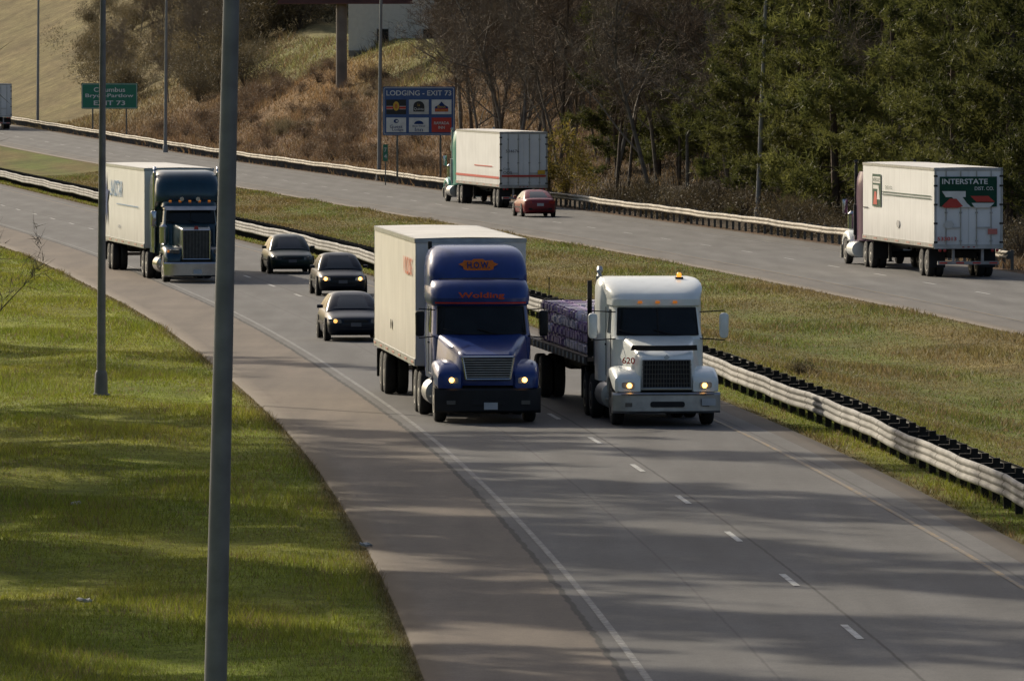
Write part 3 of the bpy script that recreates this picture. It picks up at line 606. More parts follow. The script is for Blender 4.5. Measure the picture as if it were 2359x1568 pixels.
n1,n2=OO.shape; idx=np.arange(n1*n2).reshape(n1,n2)
Fc=np.stack([idx[:-1,:-1].ravel(),idx[:-1,1:].ravel(),idx[1:,1:].ravel(),idx[1:,:-1].ravel()],1)
gm=D.materials.new('turf_ground'); gm.use_nodes=True; nt=gm.node_tree;N=nt.nodes;L=nt.links;b=N['Principled BSDF']; b.inputs['Roughness'].default_value=.95; b.inputs['Specular IOR Level'].default_value=.1
a=N.new('ShaderNodeAttribute'); a.attribute_name='Col'; tc=N.new('ShaderNodeTexCoord')
src=a.outputs['Color']
for sc,lo,hi in((.18,.75,1.25),(1.3,.65,1.3),(14,.55,1.4)):
    no=N.new('ShaderNodeTexNoise'); no.inputs['Scale'].default_value=sc; no.inputs['Detail'].default_value=5; L.new(tc.outputs['Object'],no.inputs['Vector'])
    mr=N.new('ShaderNodeMapRange'); mr.inputs[1].default_value=.3; mr.inputs[2].default_value=.7; mr.inputs[3].default_value=lo; mr.inputs[4].default_value=hi; L.new(no.outputs[0],mr.inputs[0])
    v=N.new('ShaderNodeVectorMath'); v.operation='SCALE'; L.new(src,v.inputs[0]); L.new(mr.outputs[0],v.inputs['Scale']); src=v.outputs[0]
L.new(src,b.inputs['Base Color'])
bp=N.new('ShaderNodeBump'); bp.inputs['Strength'].default_value=.8; bp.inputs['Distance'].default_value=.08; L.new(no.outputs[0],bp.inputs['Height']); L.new(bp.outputs[0],b.inputs['Normal'])
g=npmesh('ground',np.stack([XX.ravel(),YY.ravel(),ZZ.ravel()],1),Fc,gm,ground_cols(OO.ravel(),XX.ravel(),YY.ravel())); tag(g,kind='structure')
# ------------------------------------------------------------------ roads
def ribbon(name,offs,ya,yb,step,dz,m,skirt=False):
    ys=np.arange(ya,yb+.01,step); o_=np.array(offs,float)
    A,B=np.meshgrid(o_,ys); X=C1(B)+A; Z=zroad(B)+dz
    if skirt: Z=Z.copy(); Z[:,0]-=.08; Z[:,-1]-=.08
    n1,n2=A.shape; idx=np.arange(n1*n2).reshape(n1,n2)
    Fc=np.stack([idx[:-1,:-1].ravel(),idx[:-1,1:].ravel(),idx[1:,1:].ravel(),idx[1:,:-1].ravel()],1)
    ob=npmesh(name,np.stack([X.ravel(),B.ravel(),Z.ravel()],1),Fc,m)
    at_=ob.data.attributes.new('off','FLOAT','POINT'); at_.data.foreach_set('value',A.astype(np.float32).ravel())
    return ob
def road_mat(name,base,shl,left,right,shr,tracks,cracks,edges):
    m=D.materials.new(name); m.use_nodes=True; nt=m.node_tree;N=nt.nodes;L=nt.links;b=N['Principled BSDF']; b.inputs['Roughness'].default_value=.82; b.inputs['Specular IOR Level'].default_value=.28
    at_=N.new('ShaderNodeAttribute'); at_.attribute_name='off'; off=at_.outputs['Fac']; tc=N.new('ShaderNodeTexCoord')
    def math_(op,x,y=None,z=None):
        q=N.new('ShaderNodeMath'); q.operation=op
        for i,v in enumerate((x,y,z)):
            if v is None: continue
            if isinstance(v,(int,float)): q.inputs[i].default_value=v
            else: L.new(v,q.inputs[i])
        return q.outputs[0]
    def noise(sc,det,scale=None):
        no=N.new('ShaderNodeTexNoise'); no.inputs['Scale'].default_value=sc; no.inputs['Detail'].default_value=det
        if scale:
            mp=N.new('ShaderNodeMapping'); mp.inputs['Scale'].default_value=scale; L.new(tc.outputs['Object'],mp.inputs[0]); L.new(mp.outputs[0],no.inputs[0])
        else: L.new(tc.outputs['Object'],no.inputs[0])
        return no.outputs[0]
    def mix(f,a_,b_):
        x=N.new('ShaderNodeMix'); x.data_type='RGBA'; L.new(f,x.inputs[0])
        for i,v in((6,a_),(7,b_)):
            if isinstance(v,tuple): x.inputs[i].default_value=(*v,1)
            else: L.new(v,x.inputs[i])
        return x.outputs[2]
    def band(c,w,soft,jit=0):
        o2=off
        if jit: o2=math_('ADD',off,math_('MULTIPLY',math_('SUBTRACT',noise(.9,6),.5),jit))
        d=math_('ABSOLUTE',math_('SUBTRACT',o2,c)); mr=N.new('ShaderNodeMapRange'); mr.inputs[1].default_value=w; mr.inputs[2].default_value=w+soft; mr.inputs[3].default_value=1; mr.inputs[4].default_value=0; L.new(d,mr.inputs[0]); return mr.outputs[0]
    col=base
    lt=math_('LESS_THAN',off,left); col=mix(lt,col,shl); gt=math_('GREATER_THAN',off,right); col=mix(gt,col,shr)
    for c in tracks: col=mix(math_('MULTIPLY',band(c,.25,.45),.36),col,tuple(v*.60 for v in base))
    def scl(col,n_,lo,hi):
        mr=N.new('ShaderNodeMapRange'); mr.inputs[1].default_value=.3; mr.inputs[2].default_value=.7; mr.inputs[3].default_value=lo; mr.inputs[4].default_value=hi; L.new(n_,mr.inputs[0])
        v=N.new('ShaderNodeVectorMath'); v.operation='SCALE'; L.new(col,v.inputs[0]); L.new(mr.outputs[0],v.inputs['Scale']); return v.outputs[0]
    col=scl(col,noise(1.3,5,(.9,.06,1)),.80,1.20); col=scl(col,noise(.25,3),.88,1.12)
    n1=noise(28,3); col=scl(col,n1,.8,1.2); col=scl(col,noise(6,4),.9,1.1)
    for c in edges: col=mix(math_('MULTIPLY',band(c,.25,.35,.6),.8),col,(.075,.055,.038))
    for c,w,j,st in cracks: col=mix(math_('MULTIPLY',band(c,w,.03,j),st),col,(.018,.018,.018))
    L.new(col,b.inputs['Base Color'])
    bp=N.new('ShaderNodeBump'); bp.inputs['Strength'].default_value=.3; bp.inputs['Distance'].default_value=.01; L.new(n1,bp.inputs['Height']); L.new(bp.outputs[0],b.inputs['Normal'])
    return m
asp=(.100,.098,.097)
rm1=road_mat('near_asphalt',asp,(.124,.098,.076),-3.78,4.2,(.070,.060,.052),(-2.6,-.95,.95,2.6),[(-3.78,.035,.16,.95),(.22,.010,.06,.8),(-1.7,.006,.05,.4),(3.75,.012,.05,.5)],(-6.55,4.9))
rm2=road_mat('far_asphalt',(.112,.109,.105),(.108,.098,.088),20.3,27.9,(.095,.09,.083),(21.4,23.0,25.0,26.7),[(20.35,.02,.1,.5),(24.3,.01,.05,.5),(28.0,.02,.1,.6)],(18.75,29.9))
o1=[-6.5,-6.46]+list(np.arange(-6,4.6,.5))+[4.78,4.82]
tag(ribbon('road',o1,40,1300,4,.04,rm1,True),kind='structure')
tag(ribbon('road',[18.8,18.84]+list(np.arange(19.3,29.6,.6))+[29.76,29.8],180,1300,4,.04,rm2,True),kind='structure')
def paint_mat(name,col,thr,base=asp):
    m=M(name,col,.7,var=.15,scale=12); nt=m.node_tree;N=nt.nodes;L=nt.links;b=N['Principled BSDF']
    no=N.new('ShaderNodeTexNoise'); no.inputs['Scale'].default_value=9; no.inputs['Detail'].default_value=6; tc=N.new('ShaderNodeTexCoord'); L.new(tc.outputs['Object'],no.inputs[0])
    mr=N.new('ShaderNodeMapRange'); mr.inputs[1].default_value=thr-.1; mr.inputs[2].default_value=thr+.1; L.new(no.outputs[0],mr.inputs[0])
    mx=N.new('ShaderNodeMix'); mx.data_type='RGBA'; src=b.inputs['Base Color'].links[0].from_socket; L.new(mr.outputs[0],mx.inputs[0]); L.new(src,mx.inputs[6]); mx.inputs[7].default_value=(*base,1); L.new(mx.outputs[2],b.inputs['Base Color'])
    return m
wl=paint_mat('worn_white_line',(.20,.20,.19),.46); wd=paint_mat('white_dash_paint',(.42,.42,.40),.6); yl=paint_mat('worn_yellow_line',(.23,.14,.035),.47)
tag(ribbon('edge_line',[-3.54,-3.43],60,900,4,.050,wl),kind='structure')
tag(ribbon('edge_line',[3.48,3.58],60,900,4,.050,yl),kind='structure')
tag(ribbon('edge_line',[20.5,20.6],200,900,4,.050,yl),kind='structure'); tag(ribbon('edge_line',[27.6,27.7],200,900,4,.050,wl),kind='structure')
def dashes(off,y_start,n,wid=.11):
    V=[];Fq=[]
    for k in range(n):
        ya=y_start+k*12.19
        i=len(V)
        for y in(ya,ya+1.5,ya+3.05):
            for s in(-wid/2,wid/2): V.append((float(C1(y))+off+s,y,float(zroad(y))+.050))
        Fq+=[(i,i+1,i+3,i+2),(i+2,i+3,i+5,i+4)]
    ob=npmesh('lane_dashes',np.array(V),np.array(Fq),wd); tag(ob,kind='structure')
dashes(0,122.5-5*12.19,75); dashes(24.1,296-8*12.19,50)
# ------------------------------------------------------------------ guardrails
def rail_mat(name,col,metal):
    m=M(name,col,.8,metal,.3,1.2,.1,spec=.2); nt=m.node_tree;N=nt.nodes;L=nt.links;b=N['Principled BSDF']
    tc=N.new('ShaderNodeTexCoord'); sx=N.new('ShaderNodeSeparateXYZ'); L.new(tc.outputs['Object'],sx.inputs[0])
    f=N.new('ShaderNodeMath'); f.operation='DIVIDE'; f.inputs[1].default_value=3.81; L.new(sx.outputs['Y'],f.inputs[0]); g=N.new('ShaderNodeMath'); g.operation='FRACT'; L.new(f.outputs[0],g.inputs[0])
    l=N.new('ShaderNodeMath'); l.operation='LESS_THAN'; l.inputs[1].default_value=.035; L.new(g.outputs[0],l.inputs[0])
    mu=N.new('ShaderNodeMath'); mu.operation='MULTIPLY'; mu.inputs[1].default_value=.7; L.new(l.outputs[0],mu.inputs[0])
    mx=N.new('ShaderNodeMix'); mx.data_type='RGBA'; src=b.inputs['Base Color'].links[0].from_socket; L.new(mu.outputs[0],mx.inputs[0]); L.new(src,mx.inputs[6]); mx.inputs[7].default_value=(.05,.045,.04,1); L.new(mx.outputs[2],b.inputs['Base Color'])
    return m
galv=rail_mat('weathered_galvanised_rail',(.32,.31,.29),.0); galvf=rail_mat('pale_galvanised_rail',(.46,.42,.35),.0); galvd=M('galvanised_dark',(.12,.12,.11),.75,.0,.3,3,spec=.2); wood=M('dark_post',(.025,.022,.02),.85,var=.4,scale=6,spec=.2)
def sweep(name,off,prof,ya,yb,step,m,parent):
    ys=np.arange(ya,yb,step)
    wob=np.array([.018*math.sin(y*.21)+.013*math.sin(y*.53)+.008*math.sin(y*1.3) for y in ys])
    V=[]
    for y,w in zip(ys,wob):
        X=float(C1(y))+off; z=float(zroad(y))
        for dx,dz in prof: V.append((X+dx+w,y,z+dz+w*.8))
    n=len(prof); idx=np.arange(len(ys)*n).reshape(len(ys),n)
    Fc=np.stack([idx[:-1,:-1].ravel(),idx[:-1,1:].ravel(),idx[1:,1:].ravel(),idx[1:,:-1].ravel()],1)
    return npmesh(name,np.array(V),Fc,m,parent=parent)
thrie=[(.0,.30),(-.01,.30),(-.055,.335),(-.055,.40),(-.015,.435),(-.015,.455),(-.055,.49),(-.055,.54),(-.015,.575),(-.015,.595),(-.055,.63),(-.055,.69),(-.01,.725),(0,.725)]
wbm=[(.0,.43),(-.01,.435),(-.075,.48),(-.075,.53),(-.005,.575),(-.005,.60),(-.075,.645),(-.075,.69),(-.01,.735),(0,.74)]
def guardrail(off,ya,yb,prof,label,double,gmx,sp=1.905,nmax=100):
    r=thing('guardrail',(0,0,0),label,'guardrail')
    sweep('beam',off,prof,ya,yb,sp,gmx,r)
    if double: sweep('back_beam',off+.62,[(-dx,dz) for dx,dz in prof],ya,yb,sp,galvd,r)  # darker metal puts the shade on the back beam's inner side into colour
    b=MB()
    if double: b.box((.14,0,.57),(.24,.15,.36)); b.box((.31,0,.35),(.14,.16,1.00)); b.box((.47,0,.57),(.22,.15,.36))
    else: b.box((.10,0,.58),(.16,.13,.32)); b.box((.24,0,.3),(.12,.14,.95))
    proto=b.build('post',wood if double else galvd,r)
    ys=list(np.arange(ya+.5,yb,sp))
    for k,y in enumerate(ys[:nmax]):
        o=proto if k==0 else proto.copy()
        if k: COL.objects.link(o); o.parent=r
        o.location=(float(C1(y))+off,y,float(zroad(y)))
    if len(ys)>nmax:
        m=MB()
        for y in ys[nmax:]:
            z=float(zroad(y)); x=float(C1(y))+off
            if double: m.box((x+.31,y,z+.4),(.5,.15,.8))
            else: m.box((x+.18,y,z+.35),(.25,.14,.75))
        o=m.build('post',wood if double else galvd,r); o['kind']='stuff'
    return r
guardrail(5.55,135,640,thrie,'double-sided steel guardrail along the grassy median, dark posts between its beams',True,galv)
guardrail(30.25,330,860,wbm,'pale steel guardrail along the far side of the far carriageway',False,galvf)
# ------------------------------------------------------------------ lamp posts
polem=M('galvanised_pole',(.145,.150,.165),.6,.2,.2,3,spec=.3); polef=M('pale_pole',(.24,.24,.235),.6,.3,.12,2)
def lamp_post(px,Y,r0,r1,H,lean,label,m,arm=-1):
    X=at(px,Y); z=gz(X,Y)
    t=thing('lamp_post',(X,Y,z),label,'lamp post'); t.rotation_euler=(0,lean,0)
    MB().tube([(0,0,0),(0,0,H)],[r0,r1],20).build('shaft',m,t)
    MB().tube([(0,0,0),(0,0,.05),(0,0,.06),(0,0,.55),(0,0,.62)],[r0*1.9,r0*1.9,r0*1.5,r0*1.35,r0*1.02],16).build('base',m,t)
    MB().tube([(0,0,H-.1),(arm*.8,0,H+.5),(arm*2.4,0,H+.8)],[.06,.05,.04],8).build('arm',m,t)
    MB().loft([[(arm*(2.3+x),y,H+.8+z) for y,z in roundpoly([(-.16*k,-.1*k),(.16*k,-.1*k),(.1*k,.08*k),(-.1*k,.08*k)],.04,2)] for x,k in((0,.5),(.1,1),(.6,1),(.75,.4))]).build('lamp_head',polef,t)
lamp_post(489,98,.137,.075,13,.0243,'large dark grey lamp post nearest the camera, leaning slightly right',polem)
lamp_post(232,209,.112,.055,13,.0066,'thinner grey lamp post with flared base on the left grass verge',polem)
lamp_post(1745,428,.13,.07,15,.037,'tall thin pale lamp post in front of the pines, leaning right',polef)
lamp_post(873,556,.14,.08,16,.012,'thin pale lamp post just left of the blue lodging sign',polef)
lamp_post(381,668,.14,.08,16,.008,'thin lamp post between the green sign and the big near post',polef)
lamp_post(87,790,.14,.08,16,.008,'thin distant lamp post left of the green sign',polef)
# ------------------------------------------------------------------ signs
sgreen=M('sign_green',(.015,.17,.10),.45,var=.08); sblue=M('sign_blue',(.035,.085,.23),.45,var=.08); sposts=M('sign_post_steel',(.18,.18,.16),.6,.4,.2)
def roadsign(px0,px1,py0,py1,Y,label,m):
    k=Y/F; x0,x1=(px0-CX)*k,(px1-CX)*k; zt=H0-(py0-YH)*k; zb=H0-(py1-YH)*k
    cx=(x0+x1)/2; t=thing('road_sign',(cx,Y,gz(cx,Y)),label,'road sign'); zg=t.location.z; w=x1-x0; h=zt-zb
    pts=roundpoly(rect(w,h),.12,4)
    p=MB().loft([[(x,y,z+(zt+zb)/2-zg) for x,z in pts] for y in(.0,.05)]).build('sign_panel',m,t)
    o=roundpoly(rect(w-.12,h-.12),.12,4); i_=roundpoly(rect(w-.18,h-.18),.1,4)
    MB().loft([[(x,-.012,z+(zt+zb)/2-zg) for x,z in o],[(x,-.012,z+(zt+zb)/2-zg) for x,z in i_]],False).build('border',white_t,p)
    for s in(-.3,.3):
        MB().box((s*w,.12,(zt-zg)/2-.3),(.12,.12,zt-zg+.6)).build('post',sposts,t)
    return t,p,w,h,(zt+zb)/2-zg
t,p,w,h,zc=roadsign(188,317,192,251,735,'green directional road sign on two posts, partly hidden by the thinner lamp post',sgreen)
for s_,dz,ww in(('Columbus',.25,.56),('Bryce-Partlow',0,.86),('EXIT 73',-.27,.56)): text(s_,white_t,p,(0,-.02,zc+dz*h),X_,Z_,ww*w,.40,.015)
t,p,w,h,zc=roadsign(882,1048,200,312,540,'blue lodging sign with six logo panels in two rows, on two posts',sblue)
text('LODGING - EXIT 73',white_t,p,(0,-.02,zc+h*.37),X_,Z_,w*.9,.33,.012)
cw=w*.275; ch=h*.30
def lp(i,j,m):
    o=(-w*.315+i*w*.315,-.02,zc+h*.085-j*h*.37); b=MB().box(o,(cw,.016,ch)).build('logo_panel',m,p); return (o[0],-.034,o[2]),b
o,b_=lp(0,0,blkpr)
poly('stripe',rect(cw*.98,ch*.22),white_t,p,(o[0],-.031,o[2]-.05),X_,Z_); poly('stripe',rect(cw*.98,ch*.16),redpr,p,(o[0],-.036,o[2]-.05),X_,Z_)
poly('emblem',rect(.42,.8),blkpr,p,(o[0],-.040,o[2]),X_,Z_); poly('emblem',[(.2*math.cos(a*pi/6),.3*math.sin(a*pi/6)) for a in range(12)],yelpr,p,(o[0],-.044,o[2]+.05),X_,Z_); text('8',redpr,p,(o[0],-.05,o[2]+.05),X_,Z_,.16,.28)
o,b_=lp(1,0,M('pale_panel',(.5,.5,.47),.5)); poly('arch',[(-.35,-.3),(.35,-.3)]+[(.35*math.cos(a*pi/8),.05+.32*math.sin(a*pi/8)) for a in range(9)],blkpr,p,o,X_,Z_); text('La',yelpr,p,(o[0],-.05,o[2]+.14),X_,Z_,.14,.18); text('Quinta',white_t,p,(o[0],-.05,o[2]-.14),X_,Z_,.62,.2)
o,b_=lp(2,0,white_t); poly('crown',[(-.42,-.3),(.42,-.3),(.42,.0),(.2,.12),(0,.34),(-.2,.12),(-.42,.0)],navy,p,o,X_,Z_); poly('band',rect(.84,.2),redpr,p,(o[0],-.04,o[2]-.2),X_,Z_); text('Best',yelpr,p,(o[0],-.05,o[2]+.02),X_,Z_,.5,.18); text('Western',yelpr,p,(o[0],-.05,o[2]-.19),X_,Z_,.75,.15)
o,b_=lp(0,1,white_t); text('Guest',navy,p,(o[0]+.0,-.05,o[2]-.10),X_,Z_,.8,.2); text('Lodge',navy,p,(o[0]+.1,-.05,o[2]-.32),X_,Z_,.7,.2); poly('swirl',[(.16*math.cos(a*pi/6),.13*math.sin(a*pi/6)) for a in range(12)],navy,p,(o[0],-.036,o[2]+.24),X_,Z_); poly('swirl',[(.08*math.cos(a*pi/6),.06*math.sin(a*pi/6)) for a in range(12)],white_t,p,(o[0]+.05,-.042,o[2]+.24),X_,Z_)
o,b_=lp(1,1,white_t); poly('arch',[(.3*math.cos(a*pi/8),.22*math.sin(a*pi/8)) for a in range(9)],navy,p,(o[0],-.036,o[2]+.05),X_,Z_); text('Best Value',navy,p,(o[0],-.05,o[2]-.06),X_,Z_,.8,.12); text('Inn',navy,p,(o[0],-.05,o[2]-.29),X_,Z_,.5,.24)
o,b_=lp(2,1,redpr); text('RAMADA',white_t,p,(o[0],-.05,o[2]+.12),X_,Z_,.95,.18,.01); text('INN',white_t,p,(o[0],-.05,o[2]-.16),X_,Z_,.4,.18,.01)
X=at(888,536); t=thing('mile_marker',(X,536,gz(X,536)),'small narrow green mile marker by the lamp post left of the lodging sign','mile marker'); zz=H0-(352-YH)*536/F-t.location.z
pp=MB().box((0,0,zz),(.30,.02,1.05)).build('marker_panel',sgreen,t); MB().box((0,.05,zz/2),(.07,.05,zz)).build('post',sposts,t)
text('7',white_t,pp,(0,-.02,zz+.18),X_,Z_,.16,.28,.01); text('4',white_t,pp,(0,-.02,zz-.22),X_,Z_,.18,.28,.01)
Y=700; X=at(787,Y); zg=gz(X,Y); k=Y/F; t=thing('billboard',(X,Y,zg),'tall brown billboard post left of the white building, holding a wide panel above the frame','billboard')
brownm=M('rust_brown_steel',(.12,.046,.036),.75,var=.2,scale=1)
zb=H0+(YH-12)*k-zg
MB().tube([(0,0,-1),(0,0,zb+.1)],[.46,.44],20).build('post',M('billboard_post_brown',(.15,.125,.105),.8,var=.25,scale=.8),t)
MB().box((.3,0,zb+2.6),(11.0,.9,5.0)).build('panel',brownm,t,bev=.03); MB().box((.3,-.7,zb+.12),(11.2,.6,.10)).build('catwalk',brownm,t)
Y=735; k=Y/F; x0=at(803,Y); x1=at(1100,Y); zg=H0-(122-YH)*k
t=thing('metal_building',((x0+x1)/2,Y,zg),'white ribbed metal building with two dark windows behind the bare trees','building'); W=x1-x0
wallm=M('ribbed_white_wall',(.58,.54,.47),.6,var=.06)
b=MB(); n=int(W/.3)
b.box((0,6,3.2),(W,12,7.2))
for i in range(n): b.box((-W/2+(i+.5)*W/n,-.02,3.2),(.05,.04,7.2))
b.build('wall',wallm,t)
MB().loft([[(x,y,z) for y,z in((-.3,6.7),(6,8.2),(12.3,6.7),(12.3,6.82),(6,8.35),(-.3,6.82))] for x in(-W/2-.3,W/2+.3)]).build('roof',M('tin_roof',(.3,.3,.3),.5,.3),t)
for px in(882,988):
    xx=at(px,Y)-(x0+x1)/2; zz=H0-(89-YH)*k-zg
    f=MB()
    for s in(-1,1): f.box((xx+s*.5,-.06,zz),(.06,.06,1.65)); f.box((xx,-.06,zz+s*.82),(1.06,.06,.06))
    f=f.build('window',M('window_frame_grey',(.25,.24,.22),.6),t); MB().box((xx,-.05,zz),(.94,.03,1.6)).build('pane',glass,f)
MB().box((0,-.08,-.05),(W,.06,.5)).build('base_course',M('grey_base',(.18,.16,.14),.8),t)
X=at(466,900); z=gz(X,900); t=thing('utility_pole',(X,900,z),'dark wooden utility pole at the top edge above the brush','utility pole'); MB().tube([(0,0,-.5),(0,0,11)],[.36,.26],12).build('shaft',M('pole_wood',(.11,.08,.06),.9,var=.3),t); MB().box((0,0,10.2),(2.6,.14,.16)).build('crossarm',wood,t)
X=at(1265,262); t=thing('marker_rod',(X,262,gz(X,262)),'thin dark rod standing in the median grass behind the flatbed','rod'); MB().tube([(0,0,0),(0,0,1.55)],.018,6).build('rod',darkm,t); MB().box((0,0,.02),(.1,.1,.04)).build('foot',darkm,t)
litm=M('pale_litter',(.35,.34,.32),.7)
for px,py,lb in((175,1175,'crumpled pale litter lying on the left verge, left of the big lamp post'),(188,1405,'small scrap of white litter low on the left verge'),(848,1263,'small pale scrap at the edge of the left shoulder')):
    Y=167093/(py-116); X=at(px,Y); z=gz(X,Y); b=MB()
    for i in range(4): b.box((X+rnd.uniform(-.1,.1),Y+rnd.uniform(-.1,.1),z+.07),(rnd.uniform(.05,.12),rnd.uniform(.05,.12),.03),rnd.random()*3,rnd.uniform(-.5,.5),rnd.uniform(-.5,.5))
    tag(b.build('litter',litm),lb,'litter')
# ------------------------------------------------------------------ vegetation
def bark(name,c): return M(name,c,.9,var=.35,scale=3,det=3,spec=.2)
bk=[bark('grey_bark',(.165,.145,.120)),bark('brown_bark',(.105,.083,.064)),bark('pine_bark',(.085,.060,.045))]
twm=M('twig_brown',(.150,.112,.080),.9,var=.3,scale=.6,spec=.15); twm2=M('twig_pale',(.185,.155,.120),.9,var=.3,scale=.6,spec=.15)
pinem=mat_foliage('pine_needles',(.068,.080,.024),(.138,.142,.040),.45,.7)
brushm=mat_foliage('rust_brush',(.112,.076,.048),(.155,.102,.060),.3,1.5)
brushd=mat_foliage('hazed_brush',(.095,.082,.048),(.155,.122,.068),.35,1.2,ov=.6)  # foliage colour lightened to stand in for distance haze
underm=mat_foliage('underbrush',(.058,.050,.030),(.10,.078,.044),.35,1.2,ov=.6)
yelm=mat_foliage('yellow_leaves',(.26,.20,.04),(.15,.14,.04),.4,2)
def tri_cloud(cent,dirs,length,width,rng):
    n=len(cent); d=dirs/np.maximum(np.linalg.norm(dirs,axis=1,keepdims=True),1e-6)
    r=rng.normal(size=(n,3)); u=np.cross(d,r); u/=np.maximum(np.linalg.norm(u,axis=1,keepdims=True),1e-6)
    w=np.asarray(width).reshape(-1,1)*np.ones((n,1)); l=np.asarray(length).reshape(-1,1)*np.ones((n,1))
    V=np.stack([cent-u*w/2,cent+u*w/2,cent+d*l],1).reshape(-1,3)
    return V,np.arange(3*n).reshape(-1,3)
def make_pine(seed,H,low,R,dens=1.0,wd=1.0):
    rg=np.random.default_rng(seed); t=MB(); bend=rg.normal(0,.25,2)
    def axis(z): return np.array([bend[0]*math.sin(z/H*2),bend[1]*math.sin(z/H*2.5),z])
    t.tube([tuple(axis(H*q)) for q in np.linspace(0,1,9)],[ .011*H*(1-q*.93)+.01 for q in np.linspace(0,1,9)],8)
    cs=[];ds=[]
    nl=int(H*4.6*dens)
    for k in range(nl):
        f=low+(1-low)*(k+rg.random())/nl; z=f*H; g=(f-low)/(1-low)
        Lb=R*(1.02-g)**.5*(.40+.75*rg.random())*(.65+.35*min(1,g*5+.3)); az=rg.random()*2*pi; p0=axis(z); el=.15+.55*g+rg.normal(0,.2)
        dh=np.array([math.cos(az),math.sin(az),0]); pts=[]
        for q in np.linspace(0,1,5): pts.append(p0+dh*Lb*q+np.array([0,0,Lb*(math.sin(el)*q-.22*q*q+.16*q**3)]))
        t.tube([tuple(p) for p in pts],[.010+.007*Lb*(1-q) for q in np.linspace(0,1,5)],4,False)
        ns=int(5+Lb*6)
        for j in range(ns):
            q=.2+.8*rg.random(); i=min(int(q*4),3); p=pts[i]+(pts[i+1]-pts[i])*(q*4-i)
            sa=az+rg.choice([-1,1])*rg.uniform(.3,1.3); sl=rg.uniform(.2,.95)*(1.15-q*.6)*min(1,Lb/2); e=p+np.array([math.cos(sa),math.sin(sa),rg.uniform(-.3,.8)])*sl
            m=5
            for a in range(m):
                c=p+(e-p)*(.3+.7*a/(m-1))+rg.normal(0,.14,3); nn=6
                dd=rg.normal(0,.8,(nn,3))+np.array([math.cos(sa)*.6,math.sin(sa)*.6,.6]); cs.append(np.repeat(c[None],nn,0)); ds.append(dd)
    cs=np.concatenate(cs);ds=np.concatenate(ds)
    V,Fq=tri_cloud(cs,ds,rg.uniform(.20,.40,len(cs))*wd,rg.uniform(.030,.068,len(cs))*wd,rg)
    return t,V,Fq
def make_bare(seed,H,spread,dens=1.0,thick=1.0):
    rg=np.random.default_rng(seed); t=MB(); cr=MB(); tw_c=[];tw_d=[];tw_l=[]
    def grow(p,d,L,r,lev):
        n=4 if lev<2 else 3; pts=[p]; dd=d.copy()
        for i in range(n):
            dd=dd+rg.normal(0,.13+.05*lev,3)+np.array([0,0,.05]); dd/=np.linalg.norm(dd); pts.append(pts[-1]+dd*L/n)
        rs=[max(r*(1-.75*i/n),.006) for i in range(n+1)]
        (t if lev<2 else cr).tube([tuple(q) for q in pts],rs,6 if lev==0 else (4 if lev<2 else 3),False)
        if lev==3:
            for k in range(int(15*dens)):
                q=pts[rg.integers(1,len(pts))]; v=dd+rg.normal(0,.7,3); tw_c.append(q+rg.normal(0,.08,3)); tw_d.append(v); tw_l.append(rg.uniform(.25,.85))
            return
        nb=[int(14*dens),6,5][lev]
        for k in range(nb):
            f=(.16 if lev==0 else .15)+(.84 if lev==0 else .8)*(k+rg.random())/nb; f=min(f,.99); i=int(f*n); q=pts[i]+(pts[i+1]-pts[i])*(f*n-i)
            az=rg.random()*2*pi; v=d*.55+np.array([math.cos(az),math.sin(az),.25])*(spread if lev==0 else .75)+rg.normal(0,.15,3); v/=np.linalg.norm(v)
            grow(q,v,L*rg.uniform(.32,.55)*(1-.45*f*(lev==0)),r*.5*(1-.4*f),lev+1)
    grow(np.zeros(3),np.array([rg.normal(0,.05),rg.normal(0,.05),1.]),H,(.0075*H+.02)*thick,0)
    V,Fq=tri_cloud(np.array(tw_c),np.array(tw_d),np.array(tw_l),.024,rg)
    cv=np.array(cr.v); qf=np.array(cr.f); tf=np.concatenate([qf[:,[0,1,2]],qf[:,[0,2,3]]]); Fq=np.concatenate([tf,Fq+len(cv)]); V=np.concatenate([cv,V])
    return t,V,Fq
def make_shrub(seed,h,r,nleaf,lsize,ntw=160,wr=(.3,.6)):
    rg=np.random.default_rng(seed); t=MB(); cs=[];ds=[]
    lobes=[(rg.normal(0,r*.5,2),rg.uniform(.2,.72)*h,rg.uniform(.25,.6)*r) for _ in range(12)]
    for k in range(ntw//6):
        a=rg.random()*2*pi; l=rg.uniform(.5,1.15)*h; e=np.array([math.cos(a)*r*.8*rg.random(),math.sin(a)*r*.8*rg.random(),l]); t.tube([(0,0,0),tuple(e*.5+rg.normal(0,.06,3)),tuple(e)],[.02,.012,.004],4,False)
    for k in range(nleaf):
        L,z,q=lobes[rg.integers(0,12)]; v=rg.normal(0,1,3); v/=np.linalg.norm(v); c=np.array([L[0],L[1],z])+v*q*rg.random()**.4*(1+.25*rg.normal()); c[2]=max(c[2],.05)
        cs.append(c); ds.append(v*.5+rg.normal(0,.6,3)+np.array([0,0,.5]))
    V,Fq=tri_cloud(np.array(cs),np.array(ds),rg.uniform(.6,1.6,nleaf)*lsize,rg.uniform(*wr,nleaf)*lsize,rg)
    return t,V,Fq
class Plant:
    def __init__(s,gen,tm,cm,tn='trunk',cn='crown'):
        t,V,Fq=gen; s.t=t.build(tn,tm); s.c=npmesh(cn,V,Fq,cm); COL.objects.unlink(s.t); COL.objects.unlink(s.c)
    def put(s,name,X,Y,sc,label,cat,group,rz=None,sz=1.0):
        e=thing(name,(X,Y,gz(X,Y)-.05),label,cat,rnd.uniform(0,6.28) if rz is None else rz,group); e.scale=(sc,sc,sc*sz)
        for src in(s.t,s.c):
            c=src.copy(); COL.objects.link(c); c.parent=e
        return e
